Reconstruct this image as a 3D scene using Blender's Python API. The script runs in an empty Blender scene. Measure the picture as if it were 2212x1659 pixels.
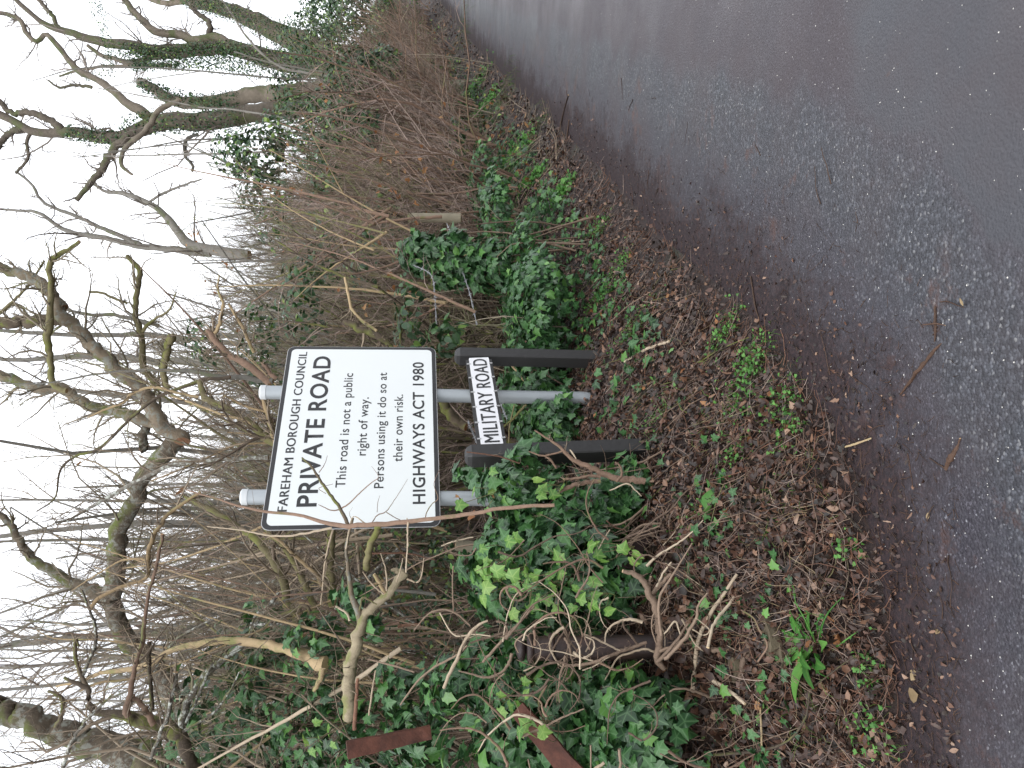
import bpy, math, random
import numpy as np
from mathutils import Matrix, Vector

rng = np.random.default_rng(11)
random.seed(11)
scene = bpy.context.scene
COL = scene.collection

# ------------------------------------------------------------------ camera (photo was taken with the phone turned on its side)
F = 1719.5                       # focal length in units of the 2212 x 1659 view of the photo
PITCH = math.atan((1106 - 927) / F)
CAM = np.array([0.0, 0.0, 1.5])
FW = np.array([0, math.cos(PITCH), -math.sin(PITCH)])
RT = np.array([1.0, 0, 0])
UP = np.array([0, math.sin(PITCH), math.cos(PITCH)])
cam = bpy.data.cameras.new('camera')
cam.sensor_width = 36.0
cam.lens = F / 2212 * 36.0
cam.clip_start = 0.05
cam.clip_end = 600
camo = bpy.data.objects.new('camera', cam)
COL.objects.link(camo)
camo.matrix_world = Matrix(((-UP[0], RT[0], -FW[0], CAM[0]), (-UP[1], RT[1], -FW[1], CAM[1]),
                            (-UP[2], RT[2], -FW[2], CAM[2]), (0, 0, 0, 1)))
scene.camera = camo

# ------------------------------------------------------------------ overcast daylight
SUN_EL, SUN_AZ = math.radians(48), math.radians(200)
world = bpy.data.worlds.new('World')
scene.world = world
world.use_nodes = True
nt = world.node_tree
nt.nodes.clear()
out = nt.nodes.new('ShaderNodeOutputWorld')
sky = nt.nodes.new('ShaderNodeTexSky')
sky.sky_type = 'NISHITA'
sky.sun_disc = False
sky.sun_elevation = SUN_EL
sky.sun_rotation = SUN_AZ
bg1 = nt.nodes.new('ShaderNodeBackground')
bg1.inputs[1].default_value = 0.12
nt.links.new(sky.outputs[0], bg1.inputs[0])
tc = nt.nodes.new('ShaderNodeTexCoord')
mp = nt.nodes.new('ShaderNodeMapping')
mp.inputs['Scale'].default_value = (1, 1, 2.2)
nt.links.new(tc.outputs['Generated'], mp.inputs[0])
nz = nt.nodes.new('ShaderNodeTexNoise')
nz.inputs['Scale'].default_value = 2.3
nz.inputs['Detail'].default_value = 5
nt.links.new(mp.outputs[0], nz.inputs['Vector'])
cr = nt.nodes.new('ShaderNodeValToRGB')
cr.color_ramp.elements[0].position = 0.35
cr.color_ramp.elements[0].color = (1.24, 1.29, 1.37, 1)
cr.color_ramp.elements[1].position = 0.65
cr.color_ramp.elements[1].color = (1.66, 1.68, 1.73, 1)
nt.links.new(nz.outputs[0], cr.inputs[0])
bg2 = nt.nodes.new('ShaderNodeBackground')
bg2.inputs[1].default_value = 1.0
nt.links.new(cr.outputs[0], bg2.inputs[0])
mx = nt.nodes.new('ShaderNodeMixShader')
mx.inputs[0].default_value = 0.9
nt.links.new(bg1.outputs[0], mx.inputs[1])
nt.links.new(bg2.outputs[0], mx.inputs[2])
nt.links.new(mx.outputs[0], out.inputs[0])
sl = bpy.data.lights.new('sun', 'SUN')
sl.energy = 0.9
sl.angle = math.radians(35)
sl.color = (1, 0.97, 0.93)
so = bpy.data.objects.new('sun', sl)
COL.objects.link(so)
sd = Vector((math.sin(SUN_AZ) * math.cos(SUN_EL), math.cos(SUN_AZ) * math.cos(SUN_EL), math.sin(SUN_EL)))
so.rotation_euler = sd.to_track_quat('Z', 'Y').to_euler()
scene.view_settings.view_transform = 'Standard'
scene.view_settings.look = 'None'
scene.view_settings.gamma = 1
scene.view_settings.use_curve_mapping = False
scene.view_settings.exposure = 0.48
scene.render.engine = 'CYCLES'
scene.cycles.max_bounces = 5
scene.cycles.diffuse_bounces = 3
scene.cycles.glossy_bounces = 2
scene.cycles.transparent_max_bounces = 4

# ------------------------------------------------------------------ photo measurements -> world
def P(x, y, d):
    return CAM + d * FW + (829.5 - y) / F * d * RT - (x - 1106) / F * d * UP

CROPS = {'q': (0, 0, .6777), 'c3': (0, 0, 2.011), 'c4': (0, 800, 1.975), 'c5': (0, 1600, 1.956), 'c6': (1000, 0, 2.011),
         'c7': (1100, 1600, 1.956), 'c8': (1100, 600, 1.975), 's1': (750, 1000, 2.2122), 's2': (1350, 1050, 2.765),
         't1': (1400, 1000, 2.765), 't2': (1900, 1500, 2.765), 't3': (1500, 1900, 2.765), 't4': (600, 0, 2.765),
         'r1': (2164, 0, 2.011), 'r2': (2164, 800, 1.975), 'r3': (2164, 1600, 1.956)}
def Q(c, x, y):
    if c == 'q':
        return x, y
    ox, oy, s = CROPS[c]
    return (x / s + ox) * .6777, (y / s + oy) * .6777

def zroad(y):
    y = np.asarray(y, float)
    return 0.045 * np.log1p(np.exp((y - 8) * .8)) / .8

EDGE_Q = [(1962, 1700), (1955, 1560), (1935, 1400), (1905, 1200), (1845, 1000), (1765, 850), (1650, 700), (1540, 600),
          (1420, 500), (1335, 400), (1235, 300), (1150, 220), (1075, 150), (1010, 80), (965, 20)]
def hit(x, y, zf, dmax=120):
    ds = np.concatenate([np.arange(.8, 12, .01), np.arange(12, dmax, .05)])
    pts = CAM + ds[:, None] * (P(x, y, 1) - CAM)
    zz = zf(pts[:, 0], pts[:, 1])
    below = np.nonzero(pts[:, 2] < zz)[0]
    i = below[0] if len(below) else len(ds) - 1
    return pts[i]
EDGE = np.array([hit(a, b, lambda X, Y: zroad(Y))[:2] for a, b in EDGE_Q])
EDGE = np.vstack([[-14, 1.5], [-6, 2.2], EDGE[0] + [-1.2, -.02], EDGE, EDGE[-1] + (EDGE[-1] - EDGE[-2]) / np.linalg.norm(EDGE[-1] - EDGE[-2]) * 60])

def edist(X, Y):
    X = np.asarray(X, float); Y = np.asarray(Y, float)
    sh = X.shape
    p = np.stack([X.ravel(), Y.ravel()], 1)
    best = np.full(len(p), 1e9); sg = np.ones(len(p))
    for a, b in zip(EDGE[:-1], EDGE[1:]):
        ab = b - a; L2 = (ab ** 2).sum()
        t = np.clip(((p - a) @ ab) / L2, 0, 1)
        c = a + t[:, None] * ab
        v = p - c
        dd = (v ** 2).sum(1)
        s = np.sign(ab[0] * v[:, 1] - ab[1] * v[:, 0])
        m = dd < best - 1e-9
        best[m] = dd[m]; sg[m] = s[m]
    return (np.sqrt(best) * sg).reshape(sh)

def vnoise(x, y, s, seed=0):
    r = np.zeros_like(np.asarray(x, float))
    for k in range(5):
        a = seed * 1.7 + k * 2.4
        fx, fy = math.cos(a) * s * (1 + .37 * k), math.sin(a) * s * (1 + .37 * k)
        r = r + np.sin(x * fx + y * fy + seed * 3.1 + k * 1.3) / (1 + .5 * k)
    return r / 2.6

BK_D = [-1, 0, .3, .7, 1.0, 1.5, 3, 6, 12, 25, 60]
BK_Z = [0, 0.0, .15, .42, .54, .62, .72, .9, 1.6, 3.0, 5]
def terr(X, Y):
    d = edist(X, Y)
    z = zroad(Y) + np.interp(d, BK_D, BK_Z)
    w = np.clip(d / .5, 0, 1)
    return z + w * (.03 * vnoise(X, Y, 5, 1) + .02 * vnoise(X, Y, 13, 2))
def G(x, y):
    return hit(x, y, terr)

# ------------------------------------------------------------------ mesh helpers
class MB:
    """collects vertices / faces (+ a per-vertex value 'var' and 'rib') for ONE mesh object"""
    def __init__(s):
        s.v = []; s.f = {3: [], 4: []}; s.a = []; s.b = []; s.n = 0; s.uv = []
    def add(s, v, faces, var=.5, rib=0.):
        v = np.asarray(v, float).reshape(-1, 3)
        k = len(v)
        s.v.append(v)
        s.a.append(np.broadcast_to(np.asarray(var, float), (k,)))
        s.b.append(np.broadcast_to(np.asarray(rib, float), (k,)))
        for f in faces:
            f = np.asarray(f, int)
            if len(f):
                s.f[f.shape[1]].append(f + s.n)
        s.n += k
    def mesh(s, name, mat, smooth=None):
        me = bpy.data.meshes.new(name)
        v = np.concatenate(s.v) if s.v else np.zeros((0, 3))
        me.vertices.add(len(v)); me.vertices.foreach_set('co', v.ravel().astype('f4'))
        idx = []; st = []; tot = []; c = 0
        for k in (3, 4):
            if s.f[k]:
                f = np.concatenate(s.f[k])
                idx.append(f.ravel()); st.append(c + np.arange(len(f)) * k); tot.append(np.full(len(f), k)); c += len(f) * k
        if idx:
            idx = np.concatenate(idx); st = np.concatenate(st)
            me.loops.add(len(idx)); me.loops.foreach_set('vertex_index', idx.astype('i4'))
            me.polygons.add(len(st)); me.polygons.foreach_set('loop_start', st.astype('i4'))
            me.polygons.foreach_set('use_smooth', np.full(len(st), smooth is not False))
        for nm, arr in (('var', s.a), ('rib', s.b)):
            at = me.attributes.new(nm, 'FLOAT', 'POINT')
            at.data.foreach_set('value', np.concatenate(arr).astype('f4'))
        me.update(calc_edges=True)
        me.validate()
        if mat: me.materials.append(mat)
        return me
    def build(s, name, mat, parent=None, smooth=None):
        o = bpy.data.objects.new(name, s.mesh(name, mat, smooth))
        COL.objects.link(o)
        if parent is not None:
            o.parent = parent
            o.matrix_parent_inverse = parent.matrix_basis.inverted() if parent.type == 'EMPTY' else Matrix()
        return o

def tag(o, label=None, cat=None, group=None, kind=None):
    if label: o['label'] = label
    if cat: o['category'] = cat
    if group: o['group'] = group
    if kind: o['kind'] = kind
    return o
def empty(name, loc, label, cat, group=None):
    o = bpy.data.objects.new(name, None)
    o.empty_display_size = .1
    o.location = Vector([float(c) for c in loc])
    COL.objects.link(o)
    return tag(o, label, cat, group)

def nrm(v):
    return v / np.maximum(np.linalg.norm(v, axis=-1, keepdims=True), 1e-9)

def tubes(mb, PL, R, k=4, var=None, cap=False, rough=0.):
    """PL (N,P,3), R (N,P)"""
    PL = np.asarray(PL, float); R = np.asarray(R, float)
    if PL.ndim == 2: PL = PL[None]; R = R[None]
    N, Pn, _ = PL.shape
    T = np.empty_like(PL)
    T[:, 1:-1] = PL[:, 2:] - PL[:, :-2]; T[:, 0] = PL[:, 1] - PL[:, 0]; T[:, -1] = PL[:, -1] - PL[:, -2]
    T = nrm(T)
    axis = nrm(PL[:, -1] - PL[:, 0])
    ref = np.where(np.abs(axis[:, 2:3]) < .7, [[0, 0, 1.]], [[1., 0, 0]])
    U = nrm(np.cross(T, ref[:, None, :])); W = np.cross(T, U)
    an = np.arange(k) / k * 2 * math.pi
    rr = R[:, :, None] * (1 + rough * rng.normal(size=(N, Pn, k)))
    ring = PL[:, :, None] + rr[..., None] * (np.cos(an)[:, None] * U[:, :, None] + np.sin(an)[:, None] * W[:, :, None])
    v = ring.reshape(-1, 3)
    b = (np.arange(N)[:, None, None] * Pn + np.arange(Pn - 1)[None, :, None]) * k
    i = np.arange(k)[None, None]; j = (np.arange(k) + 1)[None, None] % k
    f = np.stack([b + i, b + j, b + k + j, b + k + i], -1).reshape(-1, 4)
    if var is None: var = rng.random(N)
    vv = np.repeat(np.broadcast_to(var, (N,)), Pn * k)
    faces = [f]
    rib = np.zeros(len(v))
    if cap:
        for e, sgn in ((0, -1), (Pn - 1, 1)):
            c = PL[:, e] + T[:, e] * R[:, e:e + 1] * .12 * sgn
            cb = len(v)
            ringi = (np.arange(N)[:, None] * Pn + e) * k + np.arange(k)[None]
            # separate copy of the rim so that the cut face can carry its own colour
            rim = v[ringi.ravel()]
            v = np.vstack([v, rim, c]); vv = np.concatenate([vv, np.repeat(np.broadcast_to(var, (N,)), k), np.broadcast_to(var, (N,))])
            rib = np.concatenate([rib, np.ones(N * k + N)])
            a = cb + np.arange(N)[:, None] * k + np.arange(k)[None]; a2 = cb + np.arange(N)[:, None] * k + (np.arange(k)[None] + 1) % k
            cc = np.broadcast_to(cb + N * k + np.arange(N)[:, None], a.shape)
            t = np.stack([a, a2, cc] if sgn > 0 else [a2, a, cc], -1).reshape(-1, 3)
            faces.append(t)
    mb.add(v, faces, vv, rib)

def smooth_line(pts, rad, n):
    """Catmull-Rom through points"""
    pts = np.asarray(pts, float); rad = np.asarray(rad, float)
    if len(pts) < 2: return pts, rad
    ext = np.vstack([2 * pts[0] - pts[1], pts, 2 * pts[-1] - pts[-2]])
    seg = np.linalg.norm(np.diff(pts, axis=0), axis=1); cum = np.concatenate([[0], np.cumsum(seg)])
    s = np.linspace(0, cum[-1], n)
    i = np.clip(np.searchsorted(cum, s, side='right') - 1, 0, len(pts) - 2)
    t = ((s - cum[i]) / np.maximum(seg[i], 1e-9))[:, None]
    p0, p1, p2, p3 = ext[i], ext[i + 1], ext[i + 2], ext[i + 3]
    o = .5 * (2 * p1 + (p2 - p0) * t + (2 * p0 - 5 * p1 + 4 * p2 - p3) * t ** 2 + (3 * p1 - p0 - 3 * p2 + p3) * t ** 3)
    return o, np.interp(s, cum, rad)

def trace(c, pts, depth, n=16, jit=.25, drift=0.):
    if c == 'c3' and max(p[2] for p in pts) > 60: jit *= .45
    """polyline measured in a view of the photo, given real distances (depth may be a pair: near end, far end)"""
    L = []; R = []
    if c == 'c3' and (depth if np.isscalar(depth) else depth[0]) >= 10: depth = depth * 1.4
    m = len(pts)
    for i, p in enumerate(pts):
        t = i / max(m - 1, 1)
        d = depth if np.isscalar(depth) else depth[0] + (depth[1] - depth[0]) * t
        x, y = Q(c, p[0], p[1])
        L.append(P(x, y, d)); s = CROPS[c][2] if c != 'q' else .6777
        R.append(p[2] / s * .6777 / 2 / F * d * (.86 if c == 'c3' else 1))
    o, r = smooth_line(L, R, n)
    if jit:
        wob = np.cumsum(rng.normal(size=o.shape), axis=0) * .5 + rng.normal(size=o.shape) * .6
        wob -= np.linspace(wob[0], wob[-1], len(o))
        o = o + wob * r[:, None] * jit
    return o, r

def grow(PL, R, n, tmin=.15, tmax=1., lr=.45, ang=.8, Pn=5, wig=.25, up=.05, rr=.5, tip=.15, lmax=None, keep=1.):
    N, Pp, _ = PL.shape
    idx = np.repeat(np.arange(N), n)
    if keep < 1: idx = idx[rng.random(len(idx)) < keep]
    M = len(idx)
    t = rng.uniform(tmin, tmax, M)
    f = t * (Pp - 1) * .9999; i = f.astype(int); w = (f - i)[:, None]
    base = PL[idx, i] * (1 - w) + PL[idx, i + 1] * w
    tan = nrm(PL[idx, i + 1] - PL[idx, i])
    r0 = (R[idx, i] * (1 - w[:, 0]) + R[idx, i + 1] * w[:, 0])
    rd = rng.normal(size=(M, 3)); perp = nrm(rd - (rd * tan).sum(1, keepdims=True) * tan)
    a = ang * rng.uniform(.5, 1.3, M)[:, None]
    dr = np.cos(a) * tan + np.sin(a) * perp
    Lp = np.linalg.norm(np.diff(PL, axis=1), axis=2).sum(1)[idx]
    L = Lp * lr * (1.15 - .6 * t) * rng.uniform(.45, 1.3, M)
    if lmax: L = np.minimum(L, lmax * rng.uniform(.5, 1, M))
    dirs = [dr]
    for k in range(Pn - 2):
        dirs.append(nrm(dirs[-1] + wig * rng.normal(size=(M, 3)) + np.array([0, 0, up])))
    st = np.stack(dirs, 1) * (L / (Pn - 1))[:, None, None]
    pl = np.concatenate([base[:, None], base[:, None] + np.cumsum(st, 1)], 1)
    rb = np.minimum(r0 * .85, r0 * rr * rng.uniform(.7, 1.3, M))
    rad = rb[:, None] * np.linspace(1, tip, Pn)[None]
    return pl, rad

# ------------------------------------------------------------------ materials
def new_mat(name):
    m = bpy.data.materials.new(name); m.use_nodes = True
    t = m.node_tree; b = t.nodes['Principled BSDF']
    return m, t, b
def nd(t, ty, **kw):
    n = t.nodes.new(ty)
    for k, v in kw.items():
        if k in n.inputs: n.inputs[k].default_value = v
        else: setattr(n, k, v)
    return n
def ramp(t, fac, stops):
    r = t.nodes.new('ShaderNodeValToRGB'); cr = r.color_ramp
    while len(cr.elements) < len(stops): cr.elements.new(.5)
    for e, (p, c) in zip(cr.elements, stops):
        e.position = p; e.color = (*c, 1) if len(c) == 3 else c
    t.links.new(fac, r.inputs[0]); return r.outputs[0]
def mixc(t, fac, a, b, mode='MIX'):
    m = t.nodes.new('ShaderNodeMix'); m.data_type = 'RGBA'; m.blend_type = mode
    for sock, val in ((m.inputs['Factor'], fac), (m.inputs[6], a), (m.inputs[7], b)):
        if isinstance(val, (int, float)): sock.default_value = val
        elif isinstance(val, tuple): sock.default_value = (*val, 1)
        else: t.links.new(val, sock)
    return m.outputs[2]
def mth(t, op, a, b=0., c=None):
    m = t.nodes.new('ShaderNodeMath'); m.operation = op
    for i, val in enumerate((a, b) if c is None else (a, b, c)):
        if isinstance(val, (int, float)): m.inputs[i].default_value = val
        else: t.links.new(val, m.inputs[i])
    return m.outputs[0]
def noise(t, scale, detail=3, rough=.55, coord='Object', stretch=None):
    tcn = t.nodes.new('ShaderNodeTexCoord'); v = tcn.outputs[coord]
    if stretch:
        mpp = t.nodes.new('ShaderNodeMapping'); mpp.inputs['Scale'].default_value = stretch
        t.links.new(v, mpp.inputs[0]); v = mpp.outputs[0]
    n = nd(t, 'ShaderNodeTexNoise', Scale=scale, Detail=detail, Roughness=rough)
    t.links.new(v, n.inputs['Vector']); return n.outputs[0]
def attr(t, name):
    a = t.nodes.new('ShaderNodeAttribute'); a.attribute_name = name; return a.outputs['Fac']
def bump(t, b, h, strength=.5, dist=.01):
    n = nd(t, 'ShaderNodeBump', Strength=strength, Distance=dist)
    t.links.new(h, n.inputs['Height']); t.links.new(n.outputs[0], b.inputs['Normal'])
def objrand(t):
    return t.nodes.new('ShaderNodeObjectInfo').outputs['Random']

def bark(name, dark, light, moss=None, mossamt=.0, cut=(.45, .3, .17), scale=30, rough=.8, lichen=None):
    m, t, b = new_mat(name)
    v = attr(t, 'var')
    n = noise(t, scale, 5, .65)
    f = mth(t, 'ADD', mth(t, 'MULTIPLY', v, .45), mth(t, 'MULTIPLY', n, .6))
    c = ramp(t, f, [(.25, dark), (.8, light)])
    if moss:
        n2 = noise(t, scale * .16, 4, .6)
        g = t.nodes.new('ShaderNodeNewGeometry'); sp = t.nodes.new('ShaderNodeSeparateXYZ')
        t.links.new(g.outputs['Normal'], sp.inputs[0])
        mm = mth(t, 'ADD', mth(t, 'MULTIPLY', sp.outputs[2], .12), n2)
        mr = t.nodes.new('ShaderNodeMapRange'); mr.inputs[1].default_value = .62 - mossamt * .3; mr.inputs[2].default_value = .72 - mossamt * .2
        t.links.new(mm, mr.inputs[0])
        c = mixc(t, mr.outputs[0], c, moss)
    if lichen:
        n3 = noise(t, scale * .8, 4, .7)
        mr = t.nodes.new('ShaderNodeMapRange'); mr.inputs[1].default_value = .5; mr.inputs[2].default_value = .6
        t.links.new(n3, mr.inputs[0])
        c = mixc(t, mr.outputs[0], c, lichen)
    c = mixc(t, attr(t, 'rib'), c, cut)
    t.links.new(c, b.inputs['Base Color'])
    b.inputs['Roughness'].default_value = rough
    b.inputs['Specular IOR Level'].default_value = .3
    bump(t, b, noise(t, scale * 2.2, 4, .7, stretch=(1, 1, .35)), .8, .006)
    return m
def leafmat(name, stops, rib=None, rough=.42, spec=.5, trans=.25, ribamt=.5):
    m, t, b = new_mat(name)
    f = mth(t, 'FRACT', mth(t, 'ADD', attr(t, 'var'), objrand(t)))
    c = ramp(t, f, stops)
    if rib:
        r = mth(t, 'POWER', attr(t, 'rib'), 6.0)
        c = mixc(t, mth(t, 'MULTIPLY', r, ribamt), c, rib)
    c = mixc(t, mth(t, 'MULTIPLY', noise(t, 60, 3), .35), c, (.02, .03, .01))
    t.links.new(c, b.inputs['Base Color'])
    b.inputs['Roughness'].default_value = rough
    b.inputs['Specular IOR Level'].default_value = spec
    if trans:
        tr = t.nodes.new('ShaderNodeBsdfTranslucent'); t.links.new(c, tr.inputs[0])
        ms = t.nodes.new('ShaderNodeMixShader'); ms.inputs[0].default_value = trans
        t.links.new(b.outputs[0], ms.inputs[1]); t.links.new(tr.outputs[0], ms.inputs[2])
        t.links.new(ms.outputs[0], t.nodes['Material Output'].inputs[0])
    return m
def flat(name, col, rough=.5, metal=0., nscale=0, namt=.15, bumpd=0, spec=.5):
    m, t, b = new_mat(name)
    if nscale:
        c = mixc(t, mth(t, 'MULTIPLY', noise(t, nscale, 5, .65), namt * 2), col, tuple(x * .35 for x in col))
        t.links.new(c, b.inputs['Base Color'])
        if bumpd: bump(t, b, noise(t, nscale * 3, 4), .6, bumpd)
    else: b.inputs['Base Color'].default_value = (*col, 1)
    b.inputs['Roughness'].default_value = rough; b.inputs['Metallic'].default_value = metal
    b.inputs['Specular IOR Level'].default_value = spec
    return m

M = {}
M['oak'] = bark('oak_bark', (.07, .058, .045), (.21, .175, .135), (.09, .10, .045), .4, scale=14)
M['ash'] = bark('grey_bark', (.10, .095, .08), (.28, .26, .23), (.12, .13, .07), .2, scale=24)
M['fallen'] = bark('fallen_bark', (.06, .046, .034), (.22, .175, .12), (.10, .12, .03), .35, cut=(.20, .10, .055), scale=22, lichen=(.2, .2, .17))
M['moss'] = bark('mossy_bark', (.10, .085, .045), (.27, .235, .12), (.15, .155, .045), .45, scale=34)
M['tan'] = bark('tan_bark', (.22, .155, .085), (.48, .36, .21), (.25, .24, .10), .1, cut=(.6, .45, .27), scale=34)
M['pale'] = bark('pale_bark', (.30, .23, .16), (.55, .45, .33), None, 0, cut=(.6, .45, .27), scale=40)
M['hazel'] = bark('brown_bark', (.11, .07, .05), (.29, .19, .135), (.15, .15, .06), .1, cut=(.5, .3, .15), scale=50)
M['dark'] = bark('dark_bark', (.045, .034, .026), (.15, .115, .08), (.14, .15, .04), .3, cut=(.35, .16, .07), scale=34)
M['lichen'] = bark('lichen_bark', (.06, .05, .04), (.2, .18, .15), (.15, .16, .06), .15, scale=40, lichen=(.48, .5, .45))
M['rootm'] = bark('ivy_stem_bark', (.10, .068, .05), (.30, .215, .155), None, 0, cut=(.5, .36, .22), scale=60)
M['twig_brown'] = bark('brown_twig', (.07, .05, .037), (.36, .285, .205), None, 0, scale=20)
M['twig_red'] = bark('russet_twig', (.07, .048, .04), (.42, .32, .265), None, 0, scale=20)
M['twig_grey'] = bark('grey_twig', (.12, .10, .07), (.36, .30, .225), (.16, .17, .07), .2, scale=14)
M['twig_olive'] = bark('olive_twig', (.08, .07, .04), (.34, .31, .19), (.16, .19, .06), .4, scale=12)
M['twig_far'] = bark('far_twig', (.12, .10, .085), (.30, .26, .22), None, 0, scale=8)
M['deadwood'] = bark('dead_wood', (.06, .03, .022), (.24, .125, .08), None, 0, scale=60)
M['wetbark'] = bark('wet_bark', (.03, .018, .013), (.10, .055, .035), None, 0, scale=60, rough=.6)
M['ivy'] = leafmat('ivy_leaf', [(0, (.012, .042, .016)), (.35, (.022, .076, .025)), (.6, (.038, .125, .034)), (.85, (.062, .18, .045)), (.93, (.09, .24, .05)), (1, (.16, .34, .07))], (.2, .36, .17), .36, .5, .15)
M['ivy_young'] = leafmat('young_ivy_leaf', [(0, (.09, .24, .04)), (.5, (.16, .34, .06)), (1, (.26, .42, .10))], (.5, .7, .2), .38, .5, .3)
M['ivy_far'] = leafmat('far_ivy_leaf', [(0, (.014, .042, .016)), (.5, (.03, .085, .028)), (.85, (.06, .14, .04)), (.95, (.2, .33, .06)), (1, (.3, .4, .08))], None, .42, .5, .15)
M['weed'] = leafmat('weed_leaf', [(0, (.045, .15, .03)), (.5, (.08, .26, .045)), (1, (.16, .38, .08))], (.3, .5, .12), .45, .4, .3, .25)
M['grass'] = leafmat('grass_blade', [(0, (.05, .12, .02)), (.6, (.12, .24, .04)), (1, (.28, .3, .1))], None, .5, .3, .3)
M['litter'] = leafmat('dead_leaf', [(0, (.016, .009, .009)), (.35, (.040, .019, .016)), (.65, (.072, .033, .026)), (.85, (.14, .062, .04)), (.95, (.27, .145, .09)), (1, (.42, .28, .2))], None, .45, .5, .1)
M['russet'] = leafmat('russet_leaf', [(0, (.25, .10, .04)), (.6, (.42, .19, .08)), (1, (.5, .3, .15))], None, .55, .3, .2)
M['straw'] = leafmat('straw', [(0, (.22, .15, .08)), (.6, (.38, .28, .16)), (1, (.5, .4, .26))], None, .6, .3, .1)
M['signwhite'] = flat('white_sign_face', (.80, .83, .82), .35, nscale=3, namt=.05)
M['platewhite'] = flat('white_plate_face', (.82, .82, .84), .4, nscale=6, namt=.05)
M['signblack'] = flat('black_print', (.018, .018, .02), .45)
M['signedge'] = flat('sign_edge_aluminium', (.5, .5, .5), .4, .6)
M['post'] = flat('galvanised_post', (.40, .43, .45), .42, .35, nscale=14, namt=.12)
M['cap'] = flat('white_post_cap', (.6, .62, .63), .4)
M['blackpost'] = flat('black_plastic_post', (.028, .027, .027), .5, nscale=10, namt=.2, bumpd=.004)
M['stake'] = bark('weathered_stake', (.16, .14, .10), (.33, .29, .21), (.2, .2, .1), .15, scale=14)
M['wire'] = flat('barbed_wire', (.42, .42, .44), .5, .6)
M['stone'] = flat('pale_chipping', (.6, .58, .54), .6)
M['slab'] = flat('broken_slab', (.15, .12, .075), .85, nscale=14, namt=.45, bumpd=.012)
M['gnarl'] = bark('gnarled_bark', (.11, .085, .055), (.36, .30, .20), (.2, .2, .08), .2, cut=(.5, .4, .25), scale=45)

# rust
m, t, b = new_mat('rust')
n1 = noise(t, 9, 6, .7)
t.links.new(ramp(t, n1, [(.3, (.04, .02, .016)), (.5, (.095, .038, .027)), (.7, (.155, .06, .04))]), b.inputs['Base Color'])
b.inputs['Roughness'].default_value = .75; b.inputs['Specular IOR Level'].default_value = .3
bump(t, b, noise(t, 60, 5, .7), .6, .004)
M['rust'] = m
m, t, b = new_mat('dark_rust_paint')
n1 = noise(t, 7, 6, .7)
t.links.new(ramp(t, n1, [(.3, (.014, .010, .010)), (.55, (.034, .020, .018)), (.75, (.08, .045, .035))]), b.inputs['Base Color'])
b.inputs['Roughness'].default_value = .5
bump(t, b, noise(t, 50, 5, .7), .5, .003)
M['rustpipe'] = m

# soil / verge
m, t, b = new_mat('leafy_soil')
n1 = noise(t, 1.2, 5, .6); n2 = noise(t, 45, 5, .7)
c = ramp(t, n2, [(.3, (.013, .008, .007)), (.55, (.032, .018, .015)), (.75, (.065, .034, .026))])
c2 = ramp(t, n2, [(.3, (.016, .02, .011)), (.7, (.045, .05, .026))])
mr = nd(t, 'ShaderNodeMapRange'); mr.inputs[1].default_value = .55; mr.inputs[2].default_value = .7
t.links.new(n1, mr.inputs[0])
t.links.new(mixc(t, mr.outputs[0], c, c2), b.inputs['Base Color'])
b.inputs['Roughness'].default_value = .85
bump(t, b, n2, 1, .03)
M['soil'] = m

# wet asphalt with mud washed over its edge
m, t, b = new_mat('wet_asphalt')
tcn = t.nodes.new('ShaderNodeTexCoord')
vor = nd(t, 'ShaderNodeTexVoronoi', Scale=170.); t.links.new(tcn.outputs['Object'], vor.inputs['Vector'])
vor2 = nd(t, 'ShaderNodeTexVoronoi', Scale=105.); t.links.new(tcn.outputs['Object'], vor2.inputs['Vector'])
sep = t.nodes.new('ShaderNodeSeparateColor'); t.links.new(vor.outputs['Color'], sep.inputs[0])
fine = ramp(t, sep.outputs[0], [(0, (.022, .020, .027)), (.6, (.034, .031, .040)), (.9, (.050, .046, .058)), (.985, (.09, .085, .105)), (1, (.2, .2, .22))])
sep2 = t.nodes.new('ShaderNodeSeparateColor'); t.links.new(vor2.outputs['Color'], sep2.inputs[0])
coarse = ramp(t, sep2.outputs[0], [(0, (.020, .023, .028)), (.4, (.046, .050, .060)), (.75, (.080, .087, .102)), (.95, (.16, .17, .195)), (1, (.34, .34, .34))])
gap = nd(t, 'ShaderNodeMapRange'); gap.inputs[1].default_value = .0; gap.inputs[2].default_value = .8; gap.inputs[3].default_value = 1; gap.inputs[4].default_value = .45
t.links.new(vor2.outputs['Distance'], gap.inputs[0])
coarse = mixc(t, 1.0, coarse, gap.outputs[0], 'MULTIPLY')
d = attr(t, 'edge_dist')   # metres from the verge, positive into the road
def smooth(a, lo, hi):
    q = nd(t, 'ShaderNodeMapRange'); q.interpolation_type = 'SMOOTHSTEP'; q.inputs[1].default_value = lo; q.inputs[2].default_value = hi
    t.links.new(a, q.inputs[0]); return q.outputs[0]
spx = t.nodes.new('ShaderNodeSeparateXYZ'); t.links.new(tcn.outputs['Object'], spx.inputs[0])
wob = mth(t, 'MULTIPLY', mth(t, 'SUBTRACT', noise(t, 2.2, 5, .65), .5), .5)
dn = mth(t, 'ADD', d, wob)
gravel = mth(t, 'MULTIPLY', smooth(dn, .42, .75), mth(t, 'SUBTRACT', 1, smooth(dn, .88, 1.1)))
cmv = mth(t, 'ADD', mth(t, 'MULTIPLY', gravel, .6), mth(t, 'MULTIPLY', smooth(noise(t, .9, 3, .6), .5, .68), .35))
asp = mixc(t, cmv, fine, coarse)
outer = smooth(dn, .92, 1.08)
asp = mixc(t, mth(t, 'MULTIPLY', outer, .45), asp, (.048, .034, .038))
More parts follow.
